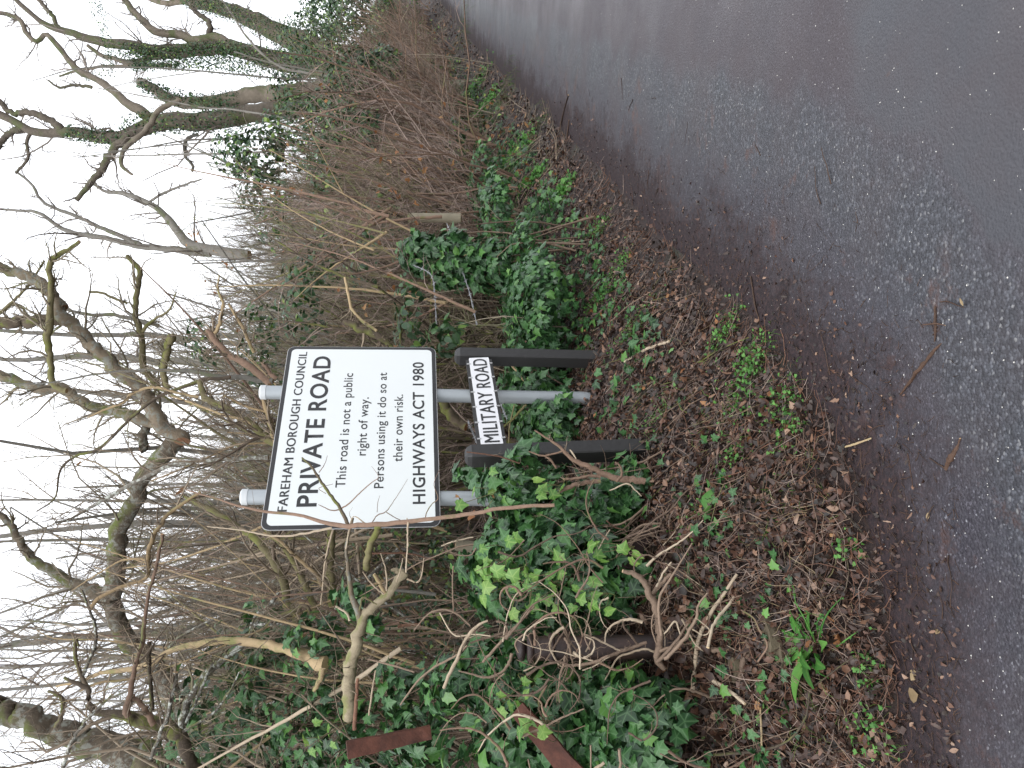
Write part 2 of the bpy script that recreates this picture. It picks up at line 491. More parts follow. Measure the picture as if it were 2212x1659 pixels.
yw = mth(t, 'ADD', spx.outputs[1], mth(t, 'MULTIPLY', wob, 1.2))
patch = mth(t, 'MULTIPLY', smooth(dn, .98, 1.05), mth(t, 'SUBTRACT', 1, smooth(yw, 2.55, 2.75)))
asp = mixc(t, mth(t, 'MULTIPLY', patch, .8), asp, mixc(t, noise(t, 90, 4, .7), (.025, .027, .034), (.06, .062, .072)))
big = noise(t, 1.7, 5, .65)
asp = mixc(t, mth(t, 'MULTIPLY', ramp(t, big, [(.45, (0, 0, 0)), (.65, (1, 1, 1))]), .35), asp, (.050, .034, .036))
st = ramp(t, noise(t, 2.6, 6, .75), [(.56, (0, 0, 0)), (.66, (1, 1, 1))])
stm = mth(t, 'MULTIPLY', mth(t, 'MULTIPLY', st, .8), mth(t, 'SUBTRACT', 1, smooth(d, .65, .95)))
asp = mixc(t, stm, asp, (.075, .034, .025))
st2 = ramp(t, noise(t, 1.3, 6, .8), [(.66, (0, 0, 0)), (.72, (1, 1, 1))])
asp = mixc(t, mth(t, 'MULTIPLY', st2, .6), asp, (.075, .042, .034))
mudn = mth(t, 'ADD', mth(t, 'MULTIPLY', noise(t, 3.2, 5, .65), 1.3), mth(t, 'MULTIPLY', noise(t, 26, 4, .7), .8))
mudv = mth(t, 'SUBTRACT', mth(t, 'SUBTRACT', mudn, .45), mth(t, 'MULTIPLY', d, 1.75))
mudm = nd(t, 'ShaderNodeMapRange'); mudm.inputs[1].default_value = -.25; mudm.inputs[2].default_value = .28
t.links.new(mudv, mudm.inputs[0])
mudc = ramp(t, noise(t, 55, 5, .75), [(.3, (.012, .009, .010)), (.5, (.028, .019, .021)), (.66, (.055, .031, .029)), (.76, (.12, .062, .048))])
c = mixc(t, mth(t, 'MULTIPLY', mudm.outputs[0], .94), asp, mudc)
t.links.new(c, b.inputs['Base Color'])
rr_ = ramp(t, noise(t, 1.1, 4, .6), [(.35, (.38, .38, .38)), (.65, (.62, .62, .62))])
t.links.new(mixc(t, mudm.outputs[0], rr_, (.78, .78, .78)), b.inputs['Roughness'])
t.links.new(mth(t, 'MULTIPLY_ADD', mudm.outputs[0], -.25, .5), b.inputs['Specular IOR Level'])
hb = mth(t, 'ADD', mth(t, 'MULTIPLY', mth(t, 'SUBTRACT', 1, vor2.outputs['Distance']), .8), mth(t, 'MULTIPLY', noise(t, 60, 5, .75), mth(t, 'MULTIPLY_ADD', mudm.outputs[0], 4.5, .4)))
bump(t, b, hb, .42, .005)
M['asphalt'] = m

# ------------------------------------------------------------------ ground and road
def warp(n, lo, hi, c, fine):
    """n samples between lo and hi, crowded around c"""
    u = np.linspace(-1, 1, n)
    a = np.sinh(u * 4.2) / math.sinh(4.2)
    v = np.where(a < 0, c + a * (c - lo), c + a * (hi - c))
    return v
gx = warp(240, -70, 110, .3, 0); gy = warp(240, -25, 130, 4.2, 0)
X, Y = np.meshgrid(gx, gy, indexing='ij')
Dg = edist(X, Y)
def grid_faces(n, m_, mask=None):
    i, j = np.meshgrid(np.arange(n - 1), np.arange(m_ - 1), indexing='ij')
    a = i * m_ + j
    f = np.stack([a, a + m_, a + m_ + 1, a + 1], -1).reshape(-1, 4)
    return f if mask is None else f[mask.ravel()[f].any(1)]
Z = terr(X, Y)
Zg = np.where(Dg < 0, Z - np.clip(-Dg * .4, 0, .06), Z)
mb = MB(); mb.add(np.stack([X, Y, Zg], -1), [grid_faces(240, 240)])
tag(mb.build('ground', M['soil'], smooth=True), kind='structure')
msk = Dg < .03
mb = MB(); rz = zroad(Y) + .004 + np.clip(-Dg, 0, 2) * .012
f = grid_faces(240, 240, msk)
used = np.unique(f); rem = np.full(X.size, -1); rem[used] = np.arange(len(used))
mb.add(np.stack([X, Y, rz], -1).reshape(-1, 3)[used], [rem[f]])
road = tag(mb.build('road', M['asphalt'], smooth=True), kind='structure')
at = road.data.attributes.new('edge_dist', 'FLOAT', 'POINT'); at.data.foreach_set('value', (-Dg.ravel()[used]).astype('f4'))

def zsurf(x, y):
    d = edist(x, y)
    return np.where(d > 0, terr(x, y), zroad(y) + .004 + np.clip(-d, 0, 2) * .012)

# ------------------------------------------------------------------ leaf templates
_half = [(.0, -.04), (.22, -.16), (.46, -.02), (.36, .14), (.56, .42), (.34, .44), (.2, .62), (.0, 1.)]
def ivy_tpl(w=1., lobe=1.):
    pts = [(0, .22, 0, 1.)]
    o = []
    for i, (x, y) in enumerate(_half):
        z = -.28 * x * x - .12 * max(y - .3, 0) ** 2
        tipv = i in (2, 4, 7)
        o.append((x * w * (lobe if i in (2, 4) else 1), y, z + (.03 if tipv else 0), 1. if tipv else 0.))
    full = o + [(-x, y, z, r) for x, y, z, r in reversed(o[1:-1])]
    pts += full
    k = len(full)
    tri = [(0, 1 + i, 1 + (i + 1) % k) for i in range(k)]
    a = np.array(pts); a[0, 2] = .05
    return a[:, :3], np.array(tri), a[:, 3]
IVY = [ivy_tpl(), ivy_tpl(1.15, .85), ivy_tpl(.85, 1.1), ivy_tpl(1.0, .6)]
def oval_tpl(w=.35, curl=.2):
    p = [(0, 0, 0, 1), (w * .8, .25, curl * .4, 0), (w, .55, curl * .5, 0), (w * .55, .85, curl * .3, 0), (0, 1.05, -.04, .6), (-w * .55, .85, curl * .3, 0), (-w, .55, curl * .5, 0), (-w * .8, .25, curl * .4, 0), (0, .5, 0, 1)]
    tri = [(8, i, (i + 1) % 8) for i in range(8)]
    a = np.array(p, float); return a[:, :3], np.array(tri), a[:, 3]
OVAL = oval_tpl()
ROUND = oval_tpl(.5, .12)
DEAD = [(np.array([(0, 0, 0), (.3, .3, .12), (.36, .62, .16), (.1, 1., .05), (-.3, .7, .12), (-.38, .3, .2), (0, .5, -.08)], float), np.array([(6, i, (i + 1) % 6) for i in range(6)]), np.zeros(7)),
        (np.array([(0, 0, .02), (.25, .15, -.1), (.2, .4, .1), (.45, .5, .05), (.22, .75, .2), (0, 1.05, .08), (-.3, .8, -.05), (-.2, .55, .15), (-.45, .4, .22), (-.15, .15, .05), (0, .5, 0)], float), np.array([(10, i, (i + 1) % 10) for i in range(10)]), np.zeros(11)),
        (np.array([(-.12, 0, 0), (.12, 0, .05), (.22, .5, .22), (.08, 1, .1), (-.1, 1, 0), (-.22, .5, .12)], float), np.array([(0, 1, 2), (0, 2, 5), (5, 2, 3), (5, 3, 4)]), np.zeros(6))]
SMALL = (np.array([(0, 0, 0), (.45, .45, .08), (0, 1, 0), (-.45, .5, .08)], float), np.array([(0, 1, 2), (0, 2, 3)]), np.zeros(4))

def frames(nor, tip):
    n = nrm(nor); y = nrm(tip - (tip * n).sum(1, keepdims=True) * n); x = np.cross(y, n)
    return x, y, n
def leaves(mb, pos, nor, tip, size, tpl, var=None, bend=0.):
    v, f, r = tpl
    N = len(pos)
    if N == 0: return
    x, y, n = frames(nor, tip)
    lv = np.broadcast_to(v, (N, *v.shape)).copy()
    if bend:
        k = rng.normal(size=(N, 2)) * bend
        lv[..., 2] += k[:, :1] * lv[..., 0] ** 2 * 2 + k[:, 1:] * lv[..., 1] ** 2
    lv *= np.asarray(size).reshape(-1, 1, 1)
    w = pos[:, None] + lv[..., :1] * x[:, None] + lv[..., 1:2] * y[:, None] + lv[..., 2:] * n[:, None]
    ff = (f[None] + (np.arange(N) * len(v))[:, None, None]).reshape(-1, 3)
    if var is None: var = rng.random(N)
    mb.add(w.reshape(-1, 3), [ff], np.repeat(var, len(v)), np.tile(r, N))

def ivy_var(n, young=.05):
    v = rng.random(n) * .84
    k = rng.random(n) < young
    v[k] = rng.uniform(.86, .99, k.sum())
    return v

def blob_points(c, rad, n, lo=.72, hi=1.06, zmin=-.8):
    d = nrm(rng.normal(size=(int(n * 1.3), 3)))
    d = d[d[:, 2] > zmin][:n]
    lump = 1 + .16 * np.sin(d[:, 0] * 7 + c[0] * 3) * np.cos(d[:, 2] * 6 + c[1]) + .1 * np.sin(d[:, 1] * 13 + c[2] * 5)
    k = rng.uniform(lo, hi, len(d)) * lump
    p = c + d * np.asarray(rad) * k[:, None]
    return p, nrm(d / np.asarray(rad))

LEAF_MESH = []
def leaf_meshes():
    if not LEAF_MESH:
        for i, tp in enumerate(IVY):
            for vv in (.05, .45):
                mb = MB(); leaves(mb, np.zeros((1, 3)), np.array([[0, 0, 1.]]), np.array([[0, 1., 0]]), [1.], tp, np.array([vv * .0]), .12)
                LEAF_MESH.append(mb.mesh('leaf', M['ivy']))
    return LEAF_MESH

def place_single(meshes, root, pos, nor, tip, size, name='leaf', mat=None):
    x, y, n = frames(nor, tip)
    inv = root.matrix_basis.inverted()
    for i in range(len(pos)):
        o = bpy.data.objects.new(name, meshes[rng.integers(len(meshes))])
        s = size[i]
        mw = Matrix(((x[i, 0] * s, y[i, 0] * s, n[i, 0] * s, pos[i, 0]), (x[i, 1] * s, y[i, 1] * s, n[i, 1] * s, pos[i, 1]),
                     (x[i, 2] * s, y[i, 2] * s, n[i, 2] * s, pos[i, 2]), (0, 0, 0, 1)))
        o.parent = root
        o.matrix_basis = inv @ mw
        COL.objects.link(o)

def ivy_plant(label, blobs, size=(.05, .085), young=.05, singles=300, stems=18, carpet=None, group=None, far=False, name='ivy_plant', stemr=.004, mat=None, cat='ivy', sc=1.):
    """blobs: (centre, radii, number). carpet: (list of ground points, spread, number, height)"""
    Pp = []; Nn = []
    if sc != 1: blobs = [(CAM + (c - CAM) * sc, tuple(q * sc for q in rad), int(n * 1.3)) for c, rad, n in blobs]; size = (size[0] * 1.1, size[1] * 1.1)
    for c, rad, n in blobs:
        p, d = blob_points(np.asarray(c), rad, n)
        Pp.append(p); Nn.append(d)
    if carpet:
        for (cc, sp, n, h) in carpet:
            xy = np.asarray(cc)[:2] + rng.normal(size=(n, 2)) * np.asarray(sp)
            k = (vnoise(xy[:, 0], xy[:, 1], 4, 9) > -.75) & (edist(xy[:, 0], xy[:, 1]) > .32)
            xy = xy[k]
            z = zsurf(xy[:, 0], xy[:, 1]) + rng.uniform(.01, h, len(xy)) * (1 + .6 * vnoise(xy[:, 0], xy[:, 1], 6, 4))
            Pp.append(np.column_stack([xy, z])); Nn.append(np.tile([[0, -.35, .9]], (len(xy), 1)))
    p = np.vstack(Pp); d = np.vstack(Nn)
    k = p[:, 2] > zsurf(p[:, 0], p[:, 1]) + .01
    p = p[k]; d = d[k]
    N = len(p)
    nor = nrm(d * .8 + np.array([0, -.12, .45]) + rng.normal(size=(N, 3)) * .42)
    tip = np.array([0, -.1, -.8]) + rng.normal(size=(N, 3)) * .6
    sz = rng.uniform(size[0], size[1], N) * rng.choice([1, .8, .55], N, p=[.6, .25, .15])
    c0 = blobs[0][0] if blobs else carpet[0][0]
    root = empty(name, (c0[0], c0[1], float(zsurf(np.array([c0[0]]), np.array([c0[1]]))[0])), label, cat, group)
    score = np.linalg.norm(p - CAM, axis=1) - sz * 6
    order = np.argsort(score) if singles else np.arange(N)
    if singles:
        # outermost leaves facing the road become objects of their own
        out_ = (nor * nrm(CAM - p)).sum(1)
        order = np.argsort(-(out_ * sz / np.linalg.norm(p - CAM, axis=1)))
        s = order[:singles]; rest = order[singles:]
        place_single(leaf_meshes(), root, p[s], nor[s], tip[s], sz[s])
    else: rest = order
    mb = MB()
    if len(rest):
        ch = rng.integers(0, 4, len(rest))
        for q in range(4):
            m_ = rest[ch == q]
            leaves(mb, p[m_], nor[m_], tip[m_], sz[m_], IVY[q] if not far else (OVAL if q % 2 else IVY[3]), ivy_var(len(m_), young), .12)
        tag(mb.build('foliage', mat or (M['ivy_far'] if far else M['ivy']), root), kind='stuff')
    if stems:
        sb = MB()
        src = p[rng.integers(0, N, stems)]
        PLs = []
        for q in src:
            g = np.array([q[0] + rng.normal() * .15, q[1] + abs(rng.normal()) * .12, 0]); g[2] = float(zsurf(g[:1], g[1:2])[0]) - .02
            mid = (q + g) / 2 + rng.normal(size=3) * .1
            o, r = smooth_line([g, mid, q], [stemr * 1.6, stemr, stemr * .5], 8)
            PLs.append(o)
        PLs = np.array(PLs); RR = np.linspace(stemr * 1.6, stemr * .5, 8)[None] * rng.uniform(.5, 1.5, (stems, 1))
        tubes(sb, PLs, RR, 4)
        pl2, r2 = grow(PLs, RR, 5, .3, 1, .35, 1.0, 5, .35, 0, .7)
        tubes(sb, pl2, r2, 3)
        tag(sb.build('stem', M['rootm'] if not far else M['twig_grey'], root, True), kind='stuff')
    return root

# ------------------------------------------------------------------ woody things traced from the photo
def woody(name, label, cat, base, limbs, mat, twig=None, levels=(), group=None, sides=10, part='branch', cap=True, smoothb=True):
    """limbs: list of (crop, points, depth[, material]); every limb is a part; twigs grown from all limbs are one stuff part"""
    root = empty(name, base, label, cat, group)
    allp = []; allr = []
    for i, L in enumerate(limbs):
        c, pts, dep = L[:3]
        mt = L[3] if len(L) > 3 else mat
        pn = L[4] if len(L) > 4 else part
        n = max(8, min(40, int(len(pts) * 4)))
        foot = pn == 'trunk'
        o, r = trace(c, pts, dep, n)
        if foot:
            g0 = float(zsurf(o[0:1, 0], o[0:1, 1])[0])
            if o[0, 2] > g0: o = np.vstack([[o[0, 0] + .1, o[0, 1], g0 - .2], o]); r = np.concatenate([[r[0] * 1.15], r])
        mb = MB(); tubes(mb, o, r, sides if r.max() > .01 else 6, np.array([rng.random()]), cap, .05)
        mb.build(pn, M[mt], root, True)
        o2, r2 = smooth_line(o, r, 24)
        allp.append(o2); allr.append(r2)
    if twig and levels:
        PLs = np.array(allp); RR = np.array(allr)
        mb = MB()
        for li, (n, tmin, lr, ang, wig, up, rr, lmax, rmax) in enumerate(levels):
            pn = (6, 5, 3)[li]
            pl, rad = grow(PLs, RR, n, tmin, 1, lr, ang, pn, wig, up, rr, .2, lmax)
            rad = np.minimum(rad, rmax * np.linspace(1, .25, pn)[None])
            tubes(mb, pl, rad, 4 if rmax > .01 else 3)
            PLs, RR = pl, rad
        tag(mb.build('twigs', M[twig], root, True), kind='stuff')
    return root

# ------------------------------------------------------------------ flat boards helpers
def board_frame(tl, tr, br, bl, dr, dl):
    """measured corners (view units) + distances of right / left edge -> origin at lower left, unit vectors, width, height"""
    def above(q, b_):          # point of the ray through q that stands right above b_
        d_ = P(*q, 1) - CAM
        return CAM + d_ * ((b_[1] - CAM[1]) / d_[1])
    BR = P(*br, dr); TR = above(tr, BR)
    for _ in range(12):        # slide the left edge along its rays until both edges are equally tall
        BL = P(*bl, dl); TL = above(tl, BL); dl *= np.linalg.norm(TR - BR) / np.linalg.norm(TL - BL)
    print('left distance', dl)
    ex = nrm(BR - BL)
    ezr = ((TL - BL) + (TR - BR)) / 2
    ez = nrm(ezr - (ezr @ ex) * ex)
    w = float(np.linalg.norm(BR - BL)); h = float(np.linalg.norm(ezr))
    return BL, ex, ez, np.cross(ex, ez), w, h      # normal ex x ez points to the camera (-Y)
def rounded(w, h, r, inset=0., n=6):
    pts = []
    w0, h0 = inset, inset; w1, h1 = w - inset, h - inset
    for cx, cy, a0 in ((w1 - r, h0 + r, -90), (w1 - r, h1 - r, 0), (w0 + r, h1 - r, 90), (w0 + r, h0 + r, 180)):
        for k in range(n + 1):
            a = math.radians(a0 + 90 * k / n); pts.append((cx + r * math.cos(a), cy + r * math.sin(a)))
    return np.array(pts)
def slab(mb, fr, pts, z0, z1):
    """extruded convex outline in board plane"""
    O, ex, ez, nn = fr[:4]; k = len(pts)
    def w(z): return O + pts[:, :1] * ex + pts[:, 1:] * ez + z * nn
    c = pts.mean(0)[None]
    v = np.vstack([w(z0), w(z1), O + c[:, :1] * ex + c[:, 1:] * ez + z1 * nn, O + c[:, :1] * ex + c[:, 1:] * ez + z0 * nn])
    i = np.arange(k); j = (i + 1) % k
    mb.add(v, [np.stack([i, j, k + j, k + i], -1), np.stack([k + i, k + j, np.full(k, 2 * k)], -1), np.stack([j, i, np.full(k, 2 * k + 1)], -1)])
def boxpts(x0, y0, x1, y1): return np.array([(x0, y0), (x1, y0), (x1, y1), (x0, y1)], float)
def to_board(fr, c, x, y):
    """point of the photo -> (s, t) on the board"""
    qx, qy = Q(c, x, y)
    d = P(qx, qy, 1) - CAM; O, ex, ez, nn = fr[:4]
    t = ((O - CAM) @ nn) / (d @ nn)
    p = CAM + t * d - O
    return float(p @ ex), float(p @ ez)
def lettering(fr, text, x0, x1, y0, cap_h, mat, parent, weight=.0, z=.0035, capref='H', fat=0.):
    cu = bpy.data.curves.new('lettering', 'FONT'); cu.body = text; cu.size = 1; cu.offset = weight; cu.resolution_u = 5
    cu.space_character = 1.06
    ob = bpy.data.objects.new('tmp', cu); COL.objects.link(ob)
    dg = bpy.context.evaluated_depsgraph_get(); me = bpy.data.meshes.new_from_object(ob.evaluated_get(dg))
    cu.body = capref; dg = bpy.context.evaluated_depsgraph_get(); dg.update()
    m2 = bpy.data.meshes.new_from_object(ob.evaluated_get(dg))
    ch = max(v.co.y for v in m2.vertices) - min(v.co.y for v in m2.vertices)
    base = min(v.co.y for v in m2.vertices)
    bpy.data.objects.remove(ob); bpy.data.curves.remove(cu)
    xs = [v.co.x for v in me.vertices]; xa, xb = min(xs), max(xs)
    sx = (x1 - x0) / (xb - xa); sy = cap_h / ch
    O, ex, ez, nn = fr[:4]
    for v in me.vertices:
        p = O + (x0 + (v.co.x - xa) * sx) * ex + (y0 + (v.co.y - base) * sy) * ez + z * nn
        v.co = p
    if fat:      # a second print shifted sideways thickens the upright strokes
        n0 = len(me.vertices); fs = [tuple(p.vertices) for p in me.polygons]; vs = [v.co.copy() for v in me.vertices]
        e = Vector([float(q) for q in (ex * fat + nn * .0003)]); vs2 = [q + e for q in vs]
        me = bpy.data.meshes.new('lettering'); me.from_pydata([tuple(q) for q in vs + vs2], [], fs + [tuple(i + n0 for i in f) for f in fs])
    me.name = 'lettering'; me.materials.clear(); me.materials.append(mat)
    o = bpy.data.objects.new('lettering', me); COL.objects.link(o); o.parent = parent
    o.matrix_parent_inverse = parent.matrix_basis.inverted()
    o['label'] = 'printed words "%s"' % text if len(text.split()) < 8 else None
    return o
def kid(mb, name, mat, parent, smooth=False, label=None):
    o = mb.build(name, mat, parent, smooth)
    if label: o['label'] = label
    return o

# ------------------------------------------------------------------ the private road sign
DR, DL = 5.05, 4.19
cor = [Q('s1', 180, 1492), Q('s1', 378, 212), Q('s1', 1412, 238), Q('s1', 1448, 1502)]   # TL TR BR BL of the upright sign
fr = board_frame(cor[0], cor[1], cor[2], cor[3], DR, DL)
O, ex, ez, nn, W, H = fr
sign = empty('road_sign', (O + ex * W / 2 - ez * 1.0), 'large white notice board with black border on two grey posts', 'sign')
mb = MB(); slab(mb, fr, rounded(W, H, .045), -.004, 0); kid(mb, 'sign_panel', M['signedge'], sign)
# border ring and white face: black sheet proud of panel, white sheet proud of the black
mb = MB(); slab(mb, fr, rounded(W, H, .042, .003), .0005, .0015); kid(mb, 'border', M['signblack'], sign)
mb = MB(); slab(mb, fr, rounded(W, H, .030, .026), .0018, .0027); kid(mb, 'sign_face', M['signwhite'], sign)
LN = [("FAREHAM BOROUGH COUNCIL", (355, 1398), (514, 275), (288, 1398), .0, 0),
      ("PRIVATE ROAD", (568, 1362), (682, 303), (425, 1362), .02, 0),
      ("This road is not a public", (770, 1228), (835, 423), (701, 1228), .008, 0),
      ("right of way.", (916, 1002), (946, 592), (852, 1002), .008, 1),
      ("Persons using it do so at", (1041, 1232), (1072, 418), (974, 1232), .008, 0),
      ("their own risk.", (1174, 1045), (1186, 572), (1113, 1045), .008, 2),
      ("HIGHWAYS ACT 1980", (1338, 1343), (1331, 345), (1248, 1343), .016, 0)]
for txt, a, b_, top, wt, md in LN:
    s0, t0 = to_board(fr, 's1', *a); s1, t1 = to_board(fr, 's1', *b_); s2, t2 = to_board(fr, 's1', *top)
    ch = abs(t2 - t0)
    if md: ch = .0
    yb = (t0 + t1) / 2
    print('line', txt, round(s0, 3), round(s1, 3), round(t0, 3), round(t1, 3), round(ch, 3))
    if txt.startswith('This'): lower_cap = ch
    if md: ch = lower_cap
    lettering(fr, txt, s0, s1, yb, ch, M['signblack'], sign, wt, fat=.0035 if txt.startswith('FARE') else 0)
print('sign size', W, H)

def post(pts, rad, parent, mat, top=True, k=20, name='post'):
    mb = MB(); o, r = smooth_line(pts, [rad] * len(pts), 6); tubes(mb, o, r, k, np.array([.5]), True)
    return kid(mb, name, M[mat], parent, True)
def at_depth_behind(fr, c, x, y, off):
    s, t = to_board(fr, c, x, y)
    return fr[0] + s * fr[1] + t * fr[2] - off * fr[3]
for (x0, y0), (x1, y1) in (((175, 508), (1560, 535)), ((40, 1248), (1960, 1263))):
    a = at_depth_behind(fr, 's1', x0, y0, .056); b_ = at_depth_behind(fr, 's1', x1, y1, .056)
    dirn = nrm(b_ - a)
    g = a + dirn * 2.6
    L = 0.
    for L in np.arange(1, 3, .02):
        g = a + dirn * L
        if g[2] < float(zsurf(g[:1], g[1:2])[0]) - .25: break
    pr = .041
    po = post([a, (a + g) / 2, g], pr, sign, 'post')
    mb = MB(); o, r = smooth_line([a + dirn * .03, a - dirn * .003, a - dirn * .009], [pr + .0025, pr + .0025, pr * .8], 6)
    tubes(mb, o, r, 20, np.array([.5]), True); kid(mb, 'post_cap', M['cap'], sign, True)
    # clamp bands behind the panel
    for tt in (.16, .8):
        s, _t = (a - O) @ ex, 0
        c = O + s * ex + tt * H * ez - .052 * nn
        mb = MB(); slab(mb, (c, ex, ez, nn), boxpts(-.05, -.015, .05, .015), -.045, .045); kid(mb, 'clamp', M['signedge'], sign)

# ------------------------------------------------------------------ the street name plate
DR2, DL2 = 4.92, 3.93
c2 = [Q('s2', 508, 1030), Q('s2', 398, 245), Q('s2', 573, 245), Q('s2', 706, 1022)]
f2 = board_frame(c2[0], c2[1], c2[2], c2[3], DR2, DL2)
O2, ex2, ez2, nn2, W2, H2 = f2
print('plate', W2, H2)
plate = empty('street_name_sign', O2 + ex2 * W2 / 2 - ez2 * .8, 'low white street name plate between two short square black posts', 'sign')
mb = MB(); slab(mb, f2, boxpts(.015, -.018, W2 - .015, H2 + .02), -.018, -.004); kid(mb, 'backing_rail', M['blackpost'], plate)
mb = MB(); slab(mb, f2, rounded(W2, H2, .008), -.0035, .0); kid(mb, 'plate', M['platewhite'], plate)
s0, t0 = to_board(f2, 's2', 672, 993); s1, t1 = to_board(f2, 's2', 552, 263); s2_, t2_ = to_board(f2, 's2', 537, 993)
lettering(f2, 'MILITARY ROAD', s0, s1, (t0 + t1) / 2, abs(t2_ - t0), M['signblack'], plate, .0, z=.002, fat=.0028)
for k in range(6):
    for yy in (-.006, H2 + .006):
        mb = MB(); slab(mb, f2, boxpts(.06 + k * (W2 - .12) / 5 - .004, yy - .011, .06 + k * (W2 - .12) / 5 + .004, yy + .011), -.003, .004)
        kid(mb, 'clip', M['signedge'], plate)
def square_post(top, bot, half, parent, name, yaw, z_extra=.3):
    a = np.asarray(top); b_ = np.asarray(bot); dr = nrm(b_ - a); b_ = b_ + dr * z_extra
    X_ = np.array([math.cos(yaw), math.sin(yaw), 0]); X_ = nrm(X_ - (X_ @ dr) * dr); Y_ = np.cross(dr, X_)
    mb = MB(); rings = []
    ch = half * .86
    prof = [(half * .45, -.012), (half * .8, 0.0), (half, .022), (half, float(np.linalg.norm(b_ - a)))]
    cs = [(-1, -.86), (-.86, -1), (.86, -1), (1, -.86), (1, .86), (.86, 1), (-.86, 1), (-1, .86)]
    for h_, l in prof:
        rings.append([a + dr * l + X_ * cx * h_ + Y_ * cy * h_ for cx, cy in cs])
    v = np.array(rings).reshape(-1, 3); fcs = []
    for r_ in range(len(prof) - 1):
        for i in range(8): fcs.append((r_ * 8 + i, r_ * 8 + (i + 1) % 8, (r_ + 1) * 8 + (i + 1) % 8, (r_ + 1) * 8 + i))
    v = np.vstack([v, a - dr * .012]); tri = [(i, len(v) - 1, (i + 1) % 8) for i in range(8)]
    mb.add(v, [np.array(fcs), np.array(tri)])
    return kid(mb, name, M['blackpost'], parent)
yaw2 = math.atan2(ex2[1], ex2[0])
q0 = Q('s2', 290, 236); q1 = Q('s2', 1440, 262)
square_post(P(*q0, 4.97), (lambda d_: CAM + d_ * (P(*q0, 4.97)[1] / d_[1]))(P(*q1, 1) - CAM), .043, plate, 'post', yaw2 + .0)
q0 = Q('s2', 385, 1118); q1 = Q('s2', 1950, 1058)
square_post(P(*q0, 3.93), (lambda d_: CAM + d_ * (P(*q0, 3.93)[1] / d_[1]))(P(*q1, 1) - CAM), .043, plate, 'post', yaw2 + .0)

# ------------------------------------------------------------------ weathered stakes and barbed wire
def stake(c, p0, p1, d, label, r, ext=.1):
    a = P(*Q(c, *p0), d); b_ = P(*Q(c, *p1), d); b_ = b_ + nrm(b_ - a) * ext
    mb = MB(); o, rr = smooth_line([a, (a + b_) / 2, b_], [r, r, r * 1.05], 8); tubes(mb, o, rr, 9, np.array([.6]), True, .03)
    o = mb.build('fence_stake', M['stake'], None, True)
    return tag(o, label, 'fence post', None)
stake('c6', (605, 1395), (930, 1400), 7.4, 'round weathered wooden stake standing in the ivy behind the hedge twigs', .045, .02)
0 and stake('c6', (1228, 1315), (1330, 1312), 6.0, 'low cut wooden stake end lying among the leaves beyond the ivy carpet', .028, .05)
stake('c7', (690, 265), (840, 290), 4.6, 'short split wooden stake end poking out of dead leaves behind the ivy', .035, .05)
def wire_strand(c, pts, dep, label):
    o, r = trace(c, [(x, y, 3) for x, y in pts], dep, 30, 0)
    mb = MB()
    ph = np.linspace(0, 40, 90); o, r = smooth_line(o, r, 90); T = nrm(np.gradient(o, axis=0)); U = nrm(np.cross(T, [0, 0, 1.])); V_ = np.cross(T, U)
    for s in (0, math.pi):
        p = o + .0035 * (np.cos(ph + s)[:, None] * U + np.sin(ph + s)[:, None] * V_)
        tubes(mb, p, np.full(90, .0022), 4)
    for k in range(4, 88, 7):
        for e in (1, -1):
            a = o[k]; dd = nrm(U[k] * e + V_[k] * rng.normal() + T[k] * .4) * .022
            tubes(mb, np.array([a - dd, a, a + dd]), np.array([.0006, .0022, .0006]), 4)
    tag(mb.build('barbed_wire', M['wire'], None), label, 'barbed wire')
wire_strand('c8', [(320, 440), (420, 480), (540, 545), (565, 680), (575, 860)], (6.4, 5.6), 'upper strand of rusty barbed wire sagging between the ivy stump and the sign')
wire_strand('c8', [(640, 220), (700, 380), (745, 540), (785, 660), (830, 860)], (6.6, 5.6), 'lower strand of barbed wire running out of the ivy stump')
wire_strand('t1', [(255, 950), (290, 1030), (335, 1140)], (5.2, 5.0), 'short piece of barbed wire behind the street name plate')
wire_strand('t1', [(480, 560), (540, 780), (600, 930)], (5.4, 5.0), 'barbed wire end dangling under the street name plate')

# ------------------------------------------------------------------ rusty old gate remains in the ivy
pipe = empty('rusty_gate_post', P(*Q('c7', 2150, 915), 3.35), 'dark rusty round gate post with ribbed cap wrapped by ivy stems', 'gate post')
a = P(*Q('t3', 560, 462), 3.29); b_ = P(*Q('t3', 2000, 440), 3.29); dr = nrm(b_ - a)
for seg, (l0, l1, rr_) in enumerate([(0, float(np.linalg.norm(b_ - a)) + .3, .049)]):
    mb = MB(); o, r = smooth_line([a + dr * l0, a + dr * l1], [rr_, rr_], 10); tubes(mb, o, r, 20, np.array([.5]), True, .006); kid(mb, 'tube', M['rustpipe'], pipe, True)
for l0, prof in ((-.075, [(0, .02), (.008, .04), (.02, .05), (.032, .048), (.04, .03)]), (-.03, [(0, .046), (.006, .06), (.024, .06), (.03, .05)]), (.06, [(0, .054), (.004, .062), (.02, .062), (.024, .055)])):
    mb = MB(); o = np.array([a + dr * (l0 + l) for l, _ in prof]); tubes(mb, o, np.array([r for _, r in prof]), 20, np.array([.5]), True); kid(mb, 'collar', M['rustpipe'], pipe, True)
